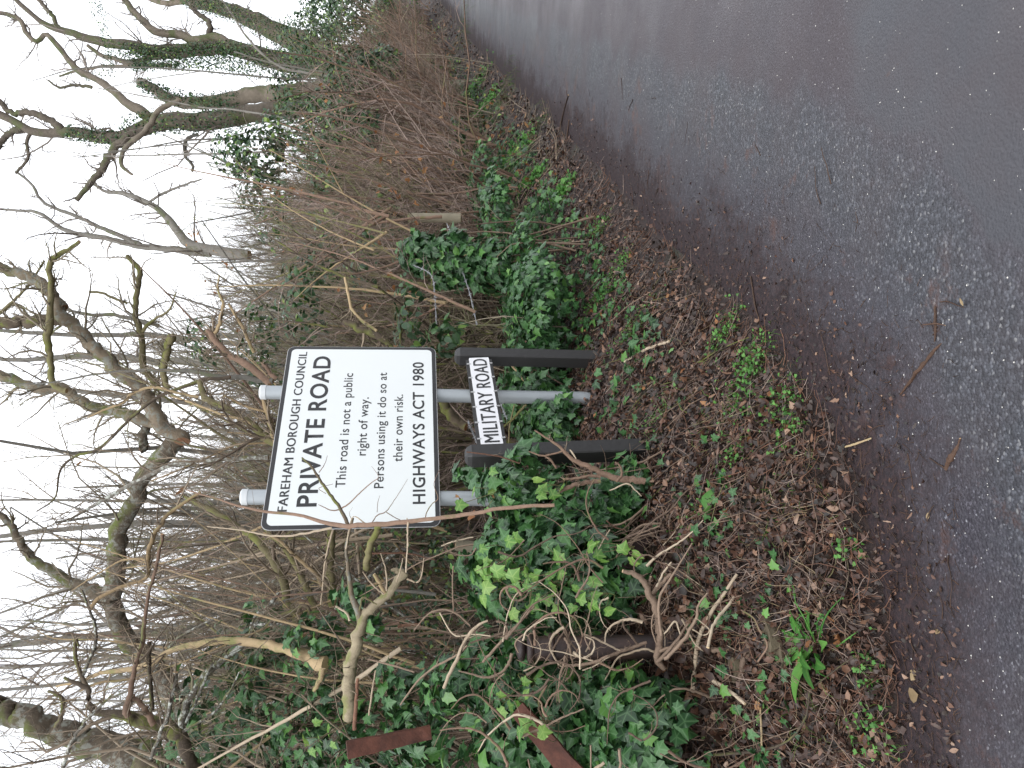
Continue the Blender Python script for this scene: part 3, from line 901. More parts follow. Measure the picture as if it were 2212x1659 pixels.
def plank(name, c, corners, dep, thick, label, cat, mat='rust', twist=0.):
    pts = np.array([P(*Q(c, *p), d_) for p, d_ in zip(corners, dep)])
    n_ = nrm(np.cross(pts[1] - pts[0], pts[3] - pts[0])); n_ = n_ if n_ @ (CAM - pts[0]) > 0 else -n_
    mb = MB(); N_ = 10; vs = []
    for k in range(N_ + 1):
        t = k / N_; l = pts[0] * (1 - t) + pts[3] * t; r = pts[1] * (1 - t) + pts[2] * t
        j1, j2 = rng.normal(size=3) * .0012, rng.normal(size=3) * .0012
        vs += [l + j1, r + j2, r - n_ * thick + j2, l - n_ * thick + j1]
    f_ = [(k * 4 + i, k * 4 + (i + 1) % 4, k * 4 + 4 + (i + 1) % 4, k * 4 + 4 + i) for k in range(N_) for i in range(4)]
    f_ += [(0, 3, 2, 1), (N_ * 4, N_ * 4 + 1, N_ * 4 + 2, N_ * 4 + 3)]
    mb.add(np.array(vs), [np.array(f_)])
    return tag(mb.build(name, M[mat], None, False), label, cat)
plank('rusty_rail', 'c7', [(10, 1500), (20, 1605), (540, 1480), (530, 1400)], [3.42, 3.42, 3.55, 3.55], .02, 'flat rusty red iron rail tied to a tan branch at the left', 'gate rail')
plank('rusty_bar', 't3', [(355, 1045), (455, 935), (1000, 1540), (830, 1640)], [3.1, 3.1, 3.02, 3.02], .02, 'red rusty flat bar leaning diagonally through the ivy under young leaves', 'gate bar')
plank('rusty_angle_iron', 't2', [(500, 560), (440, 500), (180, 800), (330, 880)], [3.6, 3.6, 3.45, 3.45], .02, 'brown rusty iron plate wrapped by thin bark stems near the ground', 'iron plate', 'rustpipe')
# ------------------------------------------------------------------ trees traced from the photo (upper right of the hedge)
TW_BIG = [(14, .2, .30, .9, .25, .05, .35, 2.6, .03), (7, .15, .45, .8, .3, .03, .5, 1.4, .012), (5, .15, .5, .8, .35, 0, .6, .7, .006)]
TW_MED = [(14, .15, .4, .9, .25, .04, .45, 1.9, .012), (7, .15, .5, .8, .28, 0.02, .55, 1.0, .0055), (4, .2, .5, .8, .35, 0, .6, .5, .003)]
TW_SM = [(9, .15, .4, .9, .25, .04, .5, 1.4, .006), (5, .15, .5, .8, .28, 0.02, .6, .7, .004), (3, .2, .5, .8, .35, 0, .6, .4, .0026)]
def gnd(p):
    return (p[0], p[1], float(zsurf(np.array([p[0]]), np.array([p[1]]))[0]))
def tb(c, x, y, d):
    if c == 'c3' and d >= 10: d *= 1.4
    return gnd(P(*Q(c, x, y), d))
woody('ivy_clad_tree', 'thick grey oak with two crooked forks rising behind the hedge', 'tree', tb('c3', 1800, 650, 13), [
    ('c3', [(2120, 680, 150), (1900, 700, 140), (1700, 720, 135), (1500, 750, 140), (1250, 785, 130), (1050, 780, 120), (900, 840, 105), (780, 890, 100), (650, 880, 85), (480, 850, 75), (300, 850, 66), (170, 830, 62), (90, 780, 56), (0, 735, 60), (-60, 700, 50)], 13, 'oak', 'trunk'),
    ('c3', [(960, 760, 90), (880, 700, 76), (800, 650, 65), (700, 570, 55), (600, 500, 50), (490, 450, 50), (420, 360, 40), (340, 260, 40), (290, 215, 35), (240, 262, 35), (170, 220, 35), (130, 130, 35), (60, 95, 30), (-20, 80, 28)], 13),
    ('c3', [(400, 840, 60), (370, 810, 58), (280, 750, 50), (160, 720, 45), (80, 720, 40), (0, 640, 35), (-40, 600, 30)], 13),
    ('c3', [(820, 880, 60), (760, 930, 60), (690, 1010, 60), (630, 1100, 52), (560, 1170, 45), (490, 1285, 34)], 12.8),
    ('c3', [(150, 815, 50), (60, 860, 45), (0, 930, 45), (-40, 960, 40)], 13),
    ('c3', [(200, 850, 30), (170, 920, 26), (175, 1020, 22), (100, 1110, 18)], 13),
    ('c3', [(590, 560, 26), (480, 545, 22), (380, 560, 18), (310, 515, 14)], 13),
], 'oak', 'twig_far', TW_BIG)
woody('snapped_trunk', 'brown leaning trunk snapped off at the top beside the forked oak', 'tree', tb('c3', 2000, 600, 12), [
    ('c3', [(2150, 590, 150), (1950, 590, 140), (1800, 595, 130), (1600, 610, 115), (1400, 650, 96), (1200, 650, 90), (1100, 630, 82), (1000, 570, 70), (890, 525, 66)], 12, 'oak', 'trunk'),
    ('c3', [(1150, 635, 40), (1100, 650, 40), (1000, 710, 42), (960, 790, 42), (880, 880, 40), (790, 960, 35), (780, 1060, 30), (850, 1120, 18)], 11.7)],
    'oak', 'twig_far', [(10, .2, .3, .9, .25, .05, .2, 1.2, .012), (6, .2, .4, .8, .3, 0, .5, .6, .006)])
woody('ivy_clad_tree', 'tall many-stemmed oak with ivy up its trunk near the bend of the road', 'tree', tb('c3', 2000, 430, 19), [
    ('c3', [(2130, 430, 170), (1900, 410, 150), (1700, 370, 130), (1450, 310, 110), (1250, 320, 90), (1000, 330, 90), (800, 290, 76), (600, 260, 62), (450, 210, 52), (350, 180, 48), (250, 130, 38), (110, 0, 34), (60, -60, 30)], 19, 'oak', 'trunk'),
    ('c3', [(400, 195, 40), (370, 180, 35), (330, 100, 30), (250, 0, 30), (220, -50, 26)], 19),
    ('c3', [(1480, 310, 90), (1400, 240, 70), (1250, 260, 66), (1150, 220, 62), (1000, 200, 58), (900, 120, 52), (800, 0, 44), (760, -60, 40)], 19),
    ('c3', [(1400, 260, 55), (1350, 230, 50), (1340, 150, 40), (1280, 90, 36), (1220, 40, 30)], 19.3),
    ('c3', [(1420, 330, 60), (1200, 350, 54), (1000, 370, 50), (850, 400, 40), (750, 380, 35), (650, 360, 30), (560, 290, 25)], 19),
    ('c3', [(1100, 420, 30), (900, 430, 28), (700, 430, 24), (500, 450, 20), (380, 490, 14)], 18.5)],
    'oak', 'twig_far', TW_BIG)
woody('ivy_clad_tree', 'broad dark oak nearest the far bend of the road, leaning right', 'tree', tb('c3', 2000, 330, 24), [
    ('c3', [(2150, 380, 200), (2000, 330, 180), (1800, 230, 150), (1600, 130, 120), (1450, 70, 105), (1300, 20, 95), (1100, -20, 80)], 24, 'oak', 'trunk'),
    ('c3', [(1450, 80, 60), (1380, -10, 50), (1340, -60, 45)], 24), ('c3', [(1200, 0, 50), (1050, 20, 40), (900, -30, 30)], 24)],
    'oak', 'twig_far', TW_BIG)
for lab, d_, L in (('slender pale stem rising straight past the oaks from the bright ivy', 11.5, [('c3', [(2140, 515, 15), (1750, 495, 14), (1300, 455, 12), (900, 430, 10), (500, 440, 8), (200, 520, 5)], 11.5), ('c3', [(1300, 455, 8), (1000, 500, 7), (700, 560, 5), (560, 640, 3)], 11.5)]),
                   ('thin crossing sapling bent left beside the slender pale stem', 11.5, [('c3', [(2130, 490, 18), (1800, 430, 18), (1600, 260, 17), (1480, 80, 13), (1400, -40, 9)], 11.2), ('c3', [(2120, 470, 14), (1720, 400, 13), (1500, 330, 10)], 11.2)]),
                   ('whippy young ash with long parallel shoots left of the forked oak', 11, [('c3', [(1900, 770, 14), (1500, 705, 12), (1300, 690, 10), (900, 610, 8), (600, 560, 5)], 11), ('c3', [(1850, 900, 16), (1500, 890, 14), (1200, 900, 12), (900, 950, 9), (500, 1010, 5)], 11),
                     ('c3', [(1800, 970, 16), (1450, 985, 14), (1150, 990, 12), (800, 1000, 8), (400, 1000, 5)], 10.5), ('c3', [(1880, 760, 12), (1400, 900, 10), (1000, 940, 8), (600, 980, 5), (300, 970, 3)], 11)])):
    woody('sapling', lab, 'sapling', tb('c3', 2100, L[0][1][0][1], d_), L, 'ash', 'twig_far', [(14, .2, .2, .6, .15, .05, .5, .8, .007), (4, .2, .5, .7, .2, 0, .6, .4, .004)])
woody('bare_tree', 'spreading bare tree with a russet tinged trunk in the middle of the skyline', 'tree', tb('c3', 1500, 1600, 15), [
    ('c3', [(1600, 1640, 90), (1240, 1570, 75), (1150, 1480, 62), (1050, 1370, 50), (950, 1300, 40), (800, 1240, 35), (680, 1230, 25), (600, 1180, 15)], 15),
    ('c3', [(1350, 1620, 60), (1100, 1600, 50), (850, 1570, 45), (700, 1540, 40), (480, 1500, 35), (350, 1440, 30), (250, 1370, 25), (100, 1350, 20), (0, 1340, 18)], 15),
    ('c3', [(900, 1570, 40), (800, 1530, 36), (600, 1440, 30), (450, 1370, 28), (280, 1300, 22), (200, 1180, 20), (100, 1100, 15)], 15),
    ('c3', [(950, 1300, 20), (1050, 1240, 20), (1200, 1180, 16), (1290, 1150, 12)], 15),
    ('c3', [(1270, 860, 24), (1190, 900, 24), (1190, 1000, 22), (1240, 1060, 22), (1230, 1100, 18)], 14)],
    'ash', 'twig_far', TW_BIG)
woody('bare_tree', 'straight dark trunk standing far back above the private road sign', 'tree', tb('c4', 1300, 700, 16), [
    ('c4', [(1500, 700, 50), (1000, 680, 44), (700, 665, 40), (400, 670, 34), (150, 680, 28), (0, 680, 26), (-60, 680, 20)], 16),
    ('c4', [(1200, 560, 36), (900, 530, 32), (600, 530, 30), (300, 520, 26), (0, 500, 22)], 18), ('c4', [(1000, 470, 24), (700, 400, 24), (560, 400, 20), (300, 330, 14)], 17)],
    'ash', 'twig_far', TW_BIG)

# ------------------------------------------------------------------ the arching half-fallen tree and stems behind the sign
woody('fallen_tree', 'mossy half-fallen tree arching over behind the sign with sawn limbs', 'tree', tb('c5', 1150, 1330, 6.9), [
    ('c5', [(1400, 1500, 130), (1150, 1330, 120), (1060, 1200, 120), (950, 1050, 120), (830, 950, 115), (740, 820, 115), (700, 650, 115), (705, 500, 115), (730, 300, 112), (780, 130, 105), (850, 0, 100), (880, -110, 100), (940, -220, 105), (1040, -330, 110), (1120, -400, 100)], (7, 6.6), 'fallen', 'trunk'),
    ('c4', [(1150, 1200, 95), (1050, 1130, 95), (960, 1030, 92), (880, 900, 90), (790, 790, 84), (700, 690, 82), (600, 590, 80), (500, 490, 80), (400, 390, 82), (365, 320, 70)], 6.5),
    ('c4', [(400, 360, 66), (300, 250, 76), (200, 170, 72), (100, 130, 60), (0, 90, 60), (-80, 40, 50)], 6.5),
    ('c4', [(390, 440, 62), (250, 425, 66), (100, 430, 72), (-10, 442, 78), (-80, 450, 76)], 6.5, 'dark'),
    ('c4', [(1000, 1110, 62), (880, 1050, 78), (750, 1010, 75), (600, 990, 68), (500, 930, 66), (380, 860, 72), (250, 870, 60), (120, 820, 58), (0, 780, 56), (-80, 740, 50)], 6.6),
    ('c5', [(640, 570, 80), (600, 550, 84), (450, 490, 68), (300, 410, 60), (180, 330, 54), (130, 230, 48), (60, 130, 40), (-20, 70, 38)], 6.9),
    ('c4', [(880, 1250, 60), (900, 1130, 56), (940, 1060, 50), (920, 960, 40)], 6.9)],
    'fallen', 'twig_grey', TW_MED, sides=14)
woody('mossy_shrub', 'upright hazel stems covered in yellow-green moss crossing the arching trunk', 'shrub', tb('c4', 1050, 860, 6.2), [
    ('c4', [(420, 880, 34), (330, 830, 40), (310, 700, 38), (290, 550, 46), (300, 450, 46), (310, 300, 35), (310, 180, 34), (310, 60, 38), (400, 0, 30), (500, -60, 24)], 6.3),
    ('c4', [(1000, 860, 40), (910, 760, 44), (890, 600, 40), (880, 520, 38), (850, 400, 34), (860, 250, 34), (870, 120, 33), (800, 30, 26)], 6.8),
    ('c4', [(885, 530, 20), (930, 470, 22), (980, 430, 18), (1070, 370, 12), (1110, 260, 8)], 6.8),
    ('c4', [(1060, 870, 40), (1035, 790, 40), (1040, 700, 44), (1050, 600, 48), (1080, 540, 56)], 6.5),
    ('c4', [(560, 260, 16), (640, 270, 16), (720, 300, 16), (800, 330, 14)], 7), ('c4', [(190, 420, 14), (100, 330, 14), (0, 400, 12)], 7),
    ('c4', [(0, 390, 20), (100, 300, 18), (180, 220, 16), (280, 60, 12)], 6.8)],
    'moss', 'twig_grey', TW_MED)
woody('bent_sapling', 'pale grey bent stem rising from behind the top of the right sign post', 'sapling', tb('c4', 1600, 790, 5.6), [
    ('c4', [(1720, 820, 36), (1560, 800, 34), (1450, 800, 32), (1350, 785, 28), (1250, 760, 25), (1050, 745, 22), (850, 750, 18), (600, 775, 13), (300, 830, 9), (0, 835, 6)], 5.4),
    ('c4', [(1450, 795, 24), (1280, 810, 22), (1150, 860, 20), (1000, 920, 19), (850, 1040, 19), (750, 1130, 19), (620, 1250, 20), (480, 1290, 15), (380, 1380, 14), (350, 1550, 11), (230, 1640, 8)], 5.3, 'dark')],
    'ash', 'twig_grey', [(14, .3, .25, .8, .2, .02, .5, .6, .005), (4, .2, .5, .8, .3, 0, .6, .3, .003)])
woody('broken_shrub', 'flailed hedge shrub with splintered reddish broken tops right of the sign', 'shrub', tb('c4', 1700, 760, 5.6), [
    ('c4', [(1700, 840, 50), (1580, 730, 46), (1500, 680, 42), (1400, 600, 38), (1350, 540, 46), (1300, 500, 30)], 5.4, 'hazel'),
    ('c4', [(1350, 520, 24), (1375, 460, 24), (1385, 400, 22), (1400, 330, 18), (1370, 240, 14), (1380, 150, 8)], 5.4, 'tan'),
    ('c4', [(1740, 800, 30), (1700, 760, 28), (1650, 700, 20)], 5.0, 'hazel'), ('c4', [(1600, 640, 22), (1550, 520, 20), (1480, 400, 18), (1440, 330, 14)], 5.6, 'tan'),
    ('c8', [(0, 830, 40), (90, 880, 44), (180, 920, 44), (250, 960, 40), (300, 1020, 34)], 5.4, 'dark'),
    ('c8', [(0, 560, 18), (20, 660, 18), (60, 790, 20), (200, 900, 22)], 5.8, 'tan'), ('c8', [(380, 760, 16), (390, 840, 16), (350, 920, 18), (360, 990, 18)], 5.6, 'dark')],
    'hazel', 'twig_brown', TW_MED)
woody('cut_shrub', 'tan cut-back hazel limbs with raw pale ends poking above the sign', 'shrub', tb('c4', 1900, 1250, 5.2), [
    ('c4', [(1850, 1320, 60), (1700, 1200, 58), (1600, 1120, 52), (1500, 1040, 44), (1400, 970, 38), (1290, 920, 42), (1265, 860, 38), (1255, 820, 34)], (4.9, 5.2), 'moss'),
    ('c4', [(1800, 1280, 40), (1720, 1170, 38), (1690, 1050, 34), (1650, 900, 28)], 4.9),
    ('c4', [(1680, 1015, 16), (1560, 980, 14), (1410, 910, 9)], 4.9),
    ('c4', [(1250, 920, 15), (1100, 890, 18), (980, 860, 18), (850, 890, 19), (780, 950, 19), (650, 1000, 13), (550, 1050, 7)], 5.1),
    ('c4', [(1730, 1200, 20), (1560, 1080, 18), (1400, 1030, 16), (1200, 950, 14), (1060, 910, 10)], 5.0),
    ('c4', [(1690, 1300, 30), (1500, 1310, 28), (1300, 1320, 26), (1150, 1340, 26), (1000, 1390, 25), (800, 1490, 25), (600, 1600, 20), (420, 1700, 14)], 5.0, 'lichen'),
    ('c4', [(1700, 1210, 14), (1600, 1215, 14), (1500, 1215, 12), (1400, 1260, 12), (1150, 1370, 12), (950, 1450, 10)], 5.0)],
    'tan', 'twig_brown', TW_MED)

# ------------------------------------------------------------------ left hand tangle
woody('leaning_trunk', 'thick blurred mossy trunk leaning in from the lower left corner', 'tree', tb('c5', 900, 1660, 4.3), [
    ('c5', [(1100, 1800, 220), (900, 1680, 200), (700, 1590, 180), (500, 1500, 168), (300, 1400, 155), (100, 1310, 145), (0, 1280, 145), (-100, 1240, 140)], 4.6, 'fallen', 'trunk')],
    'fallen', 'twig_brown', TW_MED, sides=16)
woody('broken_thorn', 'dark thorn trunk with torn reddish splits and a curled dead limb', 'tree', tb('c5', 1220, 1660, 4.1), [
    ('c5', [(1330, 1800, 90), (1220, 1680, 80), (1150, 1500, 84), (1080, 1430, 86), (980, 1380, 80), (850, 1340, 80), (780, 1320, 66), (680, 1310, 50), (600, 1290, 46), (560, 1240, 40), (560, 1170, 34), (500, 1140, 28), (400, 1095, 18)], 4.1, 'dark', 'trunk'),
    ('c5', [(800, 1330, 44), (795, 1270, 44), (810, 1200, 34), (830, 1080, 30), (860, 950, 26), (890, 860, 28), (900, 720, 22), (930, 550, 20), (980, 350, 20), (1012, 200, 22)], 4.0, 'hazel'),
    ('c5', [(960, 1390, 40), (900, 1300, 36), (840, 1230, 30), (800, 1190, 18)], 4.05, 'hazel'),
    ('c5', [(950, 1300, 24), (940, 1150, 24), (930, 1000, 24), (930, 870, 26)], 4.2, 'dark'),
    ('c5', [(560, 1180, 26), (480, 1000, 24), (475, 850, 18), (490, 900, 12)], 4.3, 'dark'),
    ('c5', [(500, 1120, 22), (560, 980, 20), (600, 850, 20), (570, 700, 16), (510, 550, 12)], 4.3, 'lichen'),
    ('c5', [(350, 1400, 30), (390, 1320, 26), (390, 1220, 24), (300, 1180, 16)], 4.3, 'dark'),
    ('c5', [(390, 1660, 24), (450, 1500, 22), (540, 1360, 20), (640, 1260, 18), (700, 1200, 12)], 3.9, 'lichen'),
    ('c5', [(940, 1600, 20), (1000, 1450, 22), (1050, 1330, 24), (1085, 1150, 30), (1095, 1060, 32)], 3.9, 'lichen')],
    'dark', 'twig_brown', TW_MED)
woody('stripped_branch', 'long pale tan stripped branch with a sawn end curving out of the ivy', 'shrub', tb('c5', 2000, 970, 4.0), [
    ('c5', [(2030, 1010, 96), (1980, 950, 90), (1900, 940, 72), (1800, 920, 60), (1650, 870, 54), (1500, 862, 50), (1350, 860, 44), (1200, 885, 40), (1080, 912, 34), (960, 980, 38), (860, 1020, 32), (720, 1040, 28), (600, 1070, 24), (500, 1120, 18), (350, 1150, 12)], (4.0, 4.6)),
    ('c5', [(1060, 915, 20), (960, 1010, 20), (820, 1100, 18), (640, 1120, 16), (500, 1180, 10)], 4.5),
    ('c5', [(1100, 920, 14), (920, 895, 13), (720, 875, 12), (560, 860, 10), (340, 850, 8), (230, 800, 5)], 4.5),
    ('c5', [(2010, 1040, 40), (2000, 1100, 34), (1960, 1180, 26)], 3.9)],
    'tan', 'twig_brown', [(12, .2, .3, .9, .25, 0, .4, .6, .006), (4, .2, .5, .8, .3, 0, .6, .3, .003)])
woody('lichened_thorn', 'dark thorn stem patched with grey lichen slanting up from the ivy', 'shrub', tb('c5', 1130, 1400, 4.3), [
    ('c5', [(1120, 1500, 46), (1130, 1380, 46), (1160, 1250, 46), (1250, 1130, 42), (1350, 1020, 38), (1450, 950, 36), (1540, 880, 32), (1600, 750, 28), (1700, 620, 26), (1740, 560, 16)], 4.3),
    ('c5', [(1140, 1430, 20), (1250, 1370, 18), (1330, 1310, 16), (1430, 1180, 14), (1490, 1060, 8)], 4.0),
    ('c5', [(1160, 1380, 22), (1230, 1220, 22), (1290, 1080, 20), (1340, 980, 18)], 4.2),
    ('c5', [(1560, 800, 16), (1600, 690, 18), (1680, 650, 16), (1780, 620, 10)], 4.3), ('c5', [(1560, 760, 20), (1700, 760, 18), (1820, 755, 16), (1950, 780, 10), (2070, 800, 6)], 4.2),
    ('c5', [(960, 1060, 20), (1000, 980, 20), (1100, 860, 18), (1230, 780, 14), (1330, 730, 10)], 4.4)],
    'lichen', 'twig_grey', TW_MED)
woody('mossy_shrub', 'cluster of olive hazel stems fanning out below the left edge of the sign', 'shrub', tb('c5', 2100, 600, 4.3), [
    ('c5', [(2080, 640, 66), (2065, 560, 60), (2060, 420, 56), (2062, 300, 54), (2072, 150, 48)], 4.4, 'moss'),
    ('c5', [(1900, 830, 42), (1840, 700, 46), (1790, 620, 52), (1745, 450, 52), (1680, 330, 48), (1600, 230, 44), (1500, 160, 40), (1400, 90, 36), (1290, 30, 34), (1150, -40, 24)], (4.4, 5.0), 'moss'),
    ('c5', [(1980, 700, 40), (1900, 500, 42), (1850, 380, 38), (1780, 280, 32), (1690, 200, 28), (1640, 150, 20)], 4.5, 'moss'),
    ('c5', [(2010, 520, 26), (1960, 440, 26), (1850, 340, 22), (1740, 240, 18), (1640, 190, 12)], 4.4, 'tan'),
    ('c5', [(2090, 130, 16), (2060, 230, 16), (2030, 350, 14), (2015, 500, 13), (2000, 640, 10)], 4.1, 'pale'),
    ('c5', [(1940, 700, 20), (1900, 640, 22), (1800, 680, 24), (1720, 720, 20), (1640, 790, 14)], 4.2, 'dark'),
    ('c5', [(560, 670, 28), (620, 600, 24), (720, 545, 22), (800, 515, 20), (910, 480, 20), (925, 380, 24), (935, 280, 28), (985, 180, 26), (1050, 90, 24), (1150, 10, 22), (1250, -60, 18)], 4.6, 'tan'),
    ('c5', [(540, 660, 14), (480, 640, 12), (300, 660, 10), (100, 610, 7), (0, 600, 5)], 4.7, 'dark'),
    ('c5', [(920, 370, 16), (860, 355, 14), (760, 365, 13), (680, 410, 11), (560, 480, 9), (450, 550, 5)], 4.6, 'tan')],
    'moss', 'twig_brown', TW_MED)
woody('bramble_stem', 'long pink-brown stem bowing in front of the left edge of the sign', 'shrub', tb('s1', 1950, 1360, 3.4), [
    ('s1', [(2250, 1350, 25), (1900, 1365, 27), (1700, 1398, 28), (1500, 1432, 30), (1300, 1460, 31), (1100, 1480, 34), (900, 1492, 34), (750, 1502, 33), (650, 1480, 28), (550, 1450, 25), (450, 1420, 23), (330, 1408, 21), (200, 1398, 19), (0, 1350, 15), (-150, 1300, 12), (-350, 1240, 8)], (3.3, 3.5), 'hazel'),
    ('s1', [(795, 1490, 32), (740, 1380, 27), (660, 1270, 24), (600, 1180, 21), (540, 1080, 17), (470, 1015, 11)], (3.4, 3.5), 'dark'),
    ('s1', [(745, 1375, 11), (800, 1340, 10), (850, 1290, 9), (950, 1200, 7), (1010, 1150, 5), (960, 1075, 2)], 3.42, 'hazel'),
    ('s1', [(745, 1378, 11), (680, 1385, 8), (610, 1355, 6), (585, 1345, 3)], 3.42, 'hazel'),
    ('s1', [(680, 1510, 20), (600, 1530, 17), (500, 1550, 16), (350, 1570, 14), (200, 1560, 12), (50, 1530, 9), (-200, 1500, 7)], 3.5, 'pale'),
    ('s1', [(590, 1120, 7), (630, 1060, 5), (650, 1000, 3)], 3.45, 'hazel'), ('s1', [(960, 1480, 8), (1000, 1420, 8), (1060, 1395, 7), (1110, 1330, 5), (1170, 1240, 4), (1215, 1165, 2)], 3.4, 'hazel'),
    ('s1', [(1065, 1400, 7), (1130, 1440, 6), (1200, 1470, 5)], 3.4, 'hazel'), ('s1', [(1000, 1400, 5), (1005, 1330, 4), (1020, 1280, 2)], 3.4, 'hazel'),
    ('s1', [(1340, 1440, 8), (1350, 1400, 8), (1390, 1340, 7), (1430, 1300, 7), (1400, 1200, 4), (1440, 1100, 3)], 3.4, 'hazel'),
    ('s1', [(1220, 1470, 16), (1215, 1540, 14), (1218, 1640, 12)], 3.35, 'pale'), ('s1', [(930, 1490, 12), (835, 1430, 8), (800, 1540, 9), (780, 1660, 10)], 3.4, 'pale'),
    ('s1', [(640, 1270, 5), (590, 1230, 4), (690, 1200, 3)], 3.45, 'hazel')],
    'hazel', None, ())
woody('gnarled_stump', 'gnarled knuckled tan limb bristling with short cut twigs left of the sign', 'shrub', tb('c7', 20, 1300, 3.6), [
    ('c7', [(20, 1350, 76), (30, 1150, 76), (40, 1000, 78), (70, 850, 74), (90, 740, 60), (165, 640, 54), (250, 590, 50), (305, 530, 46), (330, 475, 46), (370, 440, 60)], 3.6, 'gnarl'),
    ('c7', [(100, 760, 50), (60, 660, 42), (30, 560, 34), (15, 400, 24), (5, 300, 20), (50, 100, 14)], 3.6, 'fallen'),
    ('c7', [(370, 450, 50), (320, 430, 34), (285, 425, 14)], 3.6, 'gnarl'),
    ('c7', [(380, 440, 12), (392, 250, 10), (386, 100, 7)], 3.55, 'pale'), ('c7', [(385, 480, 12), (450, 502, 12), (480, 450, 10), (492, 350, 6)], 3.5, 'pale'),
    ('c7', [(260, 555, 14), (255, 430, 10), (222, 320, 6)], 3.55, 'pale'), ('c7', [(250, 570, 26), (215, 510, 26), (180, 450, 24)], 3.55, 'tan'),
    ('c7', [(240, 575, 12), (170, 515, 11), (110, 435, 7)], 3.5, 'pale'), ('c7', [(320, 500, 10), (345, 420, 8), (360, 350, 5)], 3.55, 'pale'),
    ('c7', [(90, 680, 12), (110, 600, 12), (200, 640, 8)], 3.5, 'moss'), ('c7', [(30, 740, 16), (10, 690, 14), (-60, 650, 12)], 3.5, 'pale'),
    ('c7', [(130, 420, 44), (150, 330, 42), (185, 240, 42), (215, 150, 40)], 4.0, 'moss')],
    'gnarl', 'twig_brown', [(5, .3, .3, .9, .3, 0, .4, .25, .004)])
woody('fallen_sticks', 'tangle of bare pale sticks lying over the ivy beside the wire gap', 'sticks', tb('c7', 700, 1000, 3.5), [
    ('c7', [(615, 1160, 22), (690, 990, 25), (760, 850, 24), (830, 770, 18), (890, 740, 12)], 3.3, 'pale'),
    ('c7', [(345, 1265, 11), (450, 1120, 13), (560, 1030, 14), (690, 960, 14), (760, 895, 10)], 3.4, 'rootm'),
    ('c7', [(140, 980, 9), (300, 1020, 12), (430, 1060, 10)], 3.5, 'rootm'),
    ('c7', [(430, 800, 8), (510, 705, 10), (590, 668, 12), (690, 690, 12), (780, 770, 10)], 3.4, 'rootm'),
    ('c7', [(590, 690, 9), (680, 830, 10), (800, 825, 9), (905, 835, 8)], 3.3, 'pale'),
    ('c7', [(675, 680, 9), (672, 540, 9), (675, 400, 10)], 3.4, 'rootm'),
    ('c7', [(860, 1000, 18), (950, 900, 18), (1050, 790, 17), (1180, 650, 14)], 3.3, 'rootm'), ('c7', [(780, 880, 12), (950, 830, 13), (1150, 790, 12), (1280, 780, 8)], 3.35, 'rootm'),
    ('c7', [(330, 780, 20), (400, 770, 22), (470, 765, 16)], 3.9, 'deadwood'),
    ('c7', [(0, 250, 12), (240, 245, 14), (520, 260, 12)], 4.2, 'dark'), ('c7', [(150, 320, 14), (380, 320, 13), (560, 360, 10)], 4.2, 'deadwood'),
    ('c7', [(600, 275, 10), (700, 240, 10), (800, 220, 8)], 4.0, 'pale'),
    ('c7', [(150, 1330, 12), (170, 1180, 13), (190, 1050, 8)], 3.3, 'pale'), ('c7', [(60, 1420, 30), (65, 1250, 26), (80, 1100, 22)], 3.3, 'deadwood')],
    'pale', 'twig_brown', [(4, .2, .4, .9, .3, 0, .5, .3, .003)])
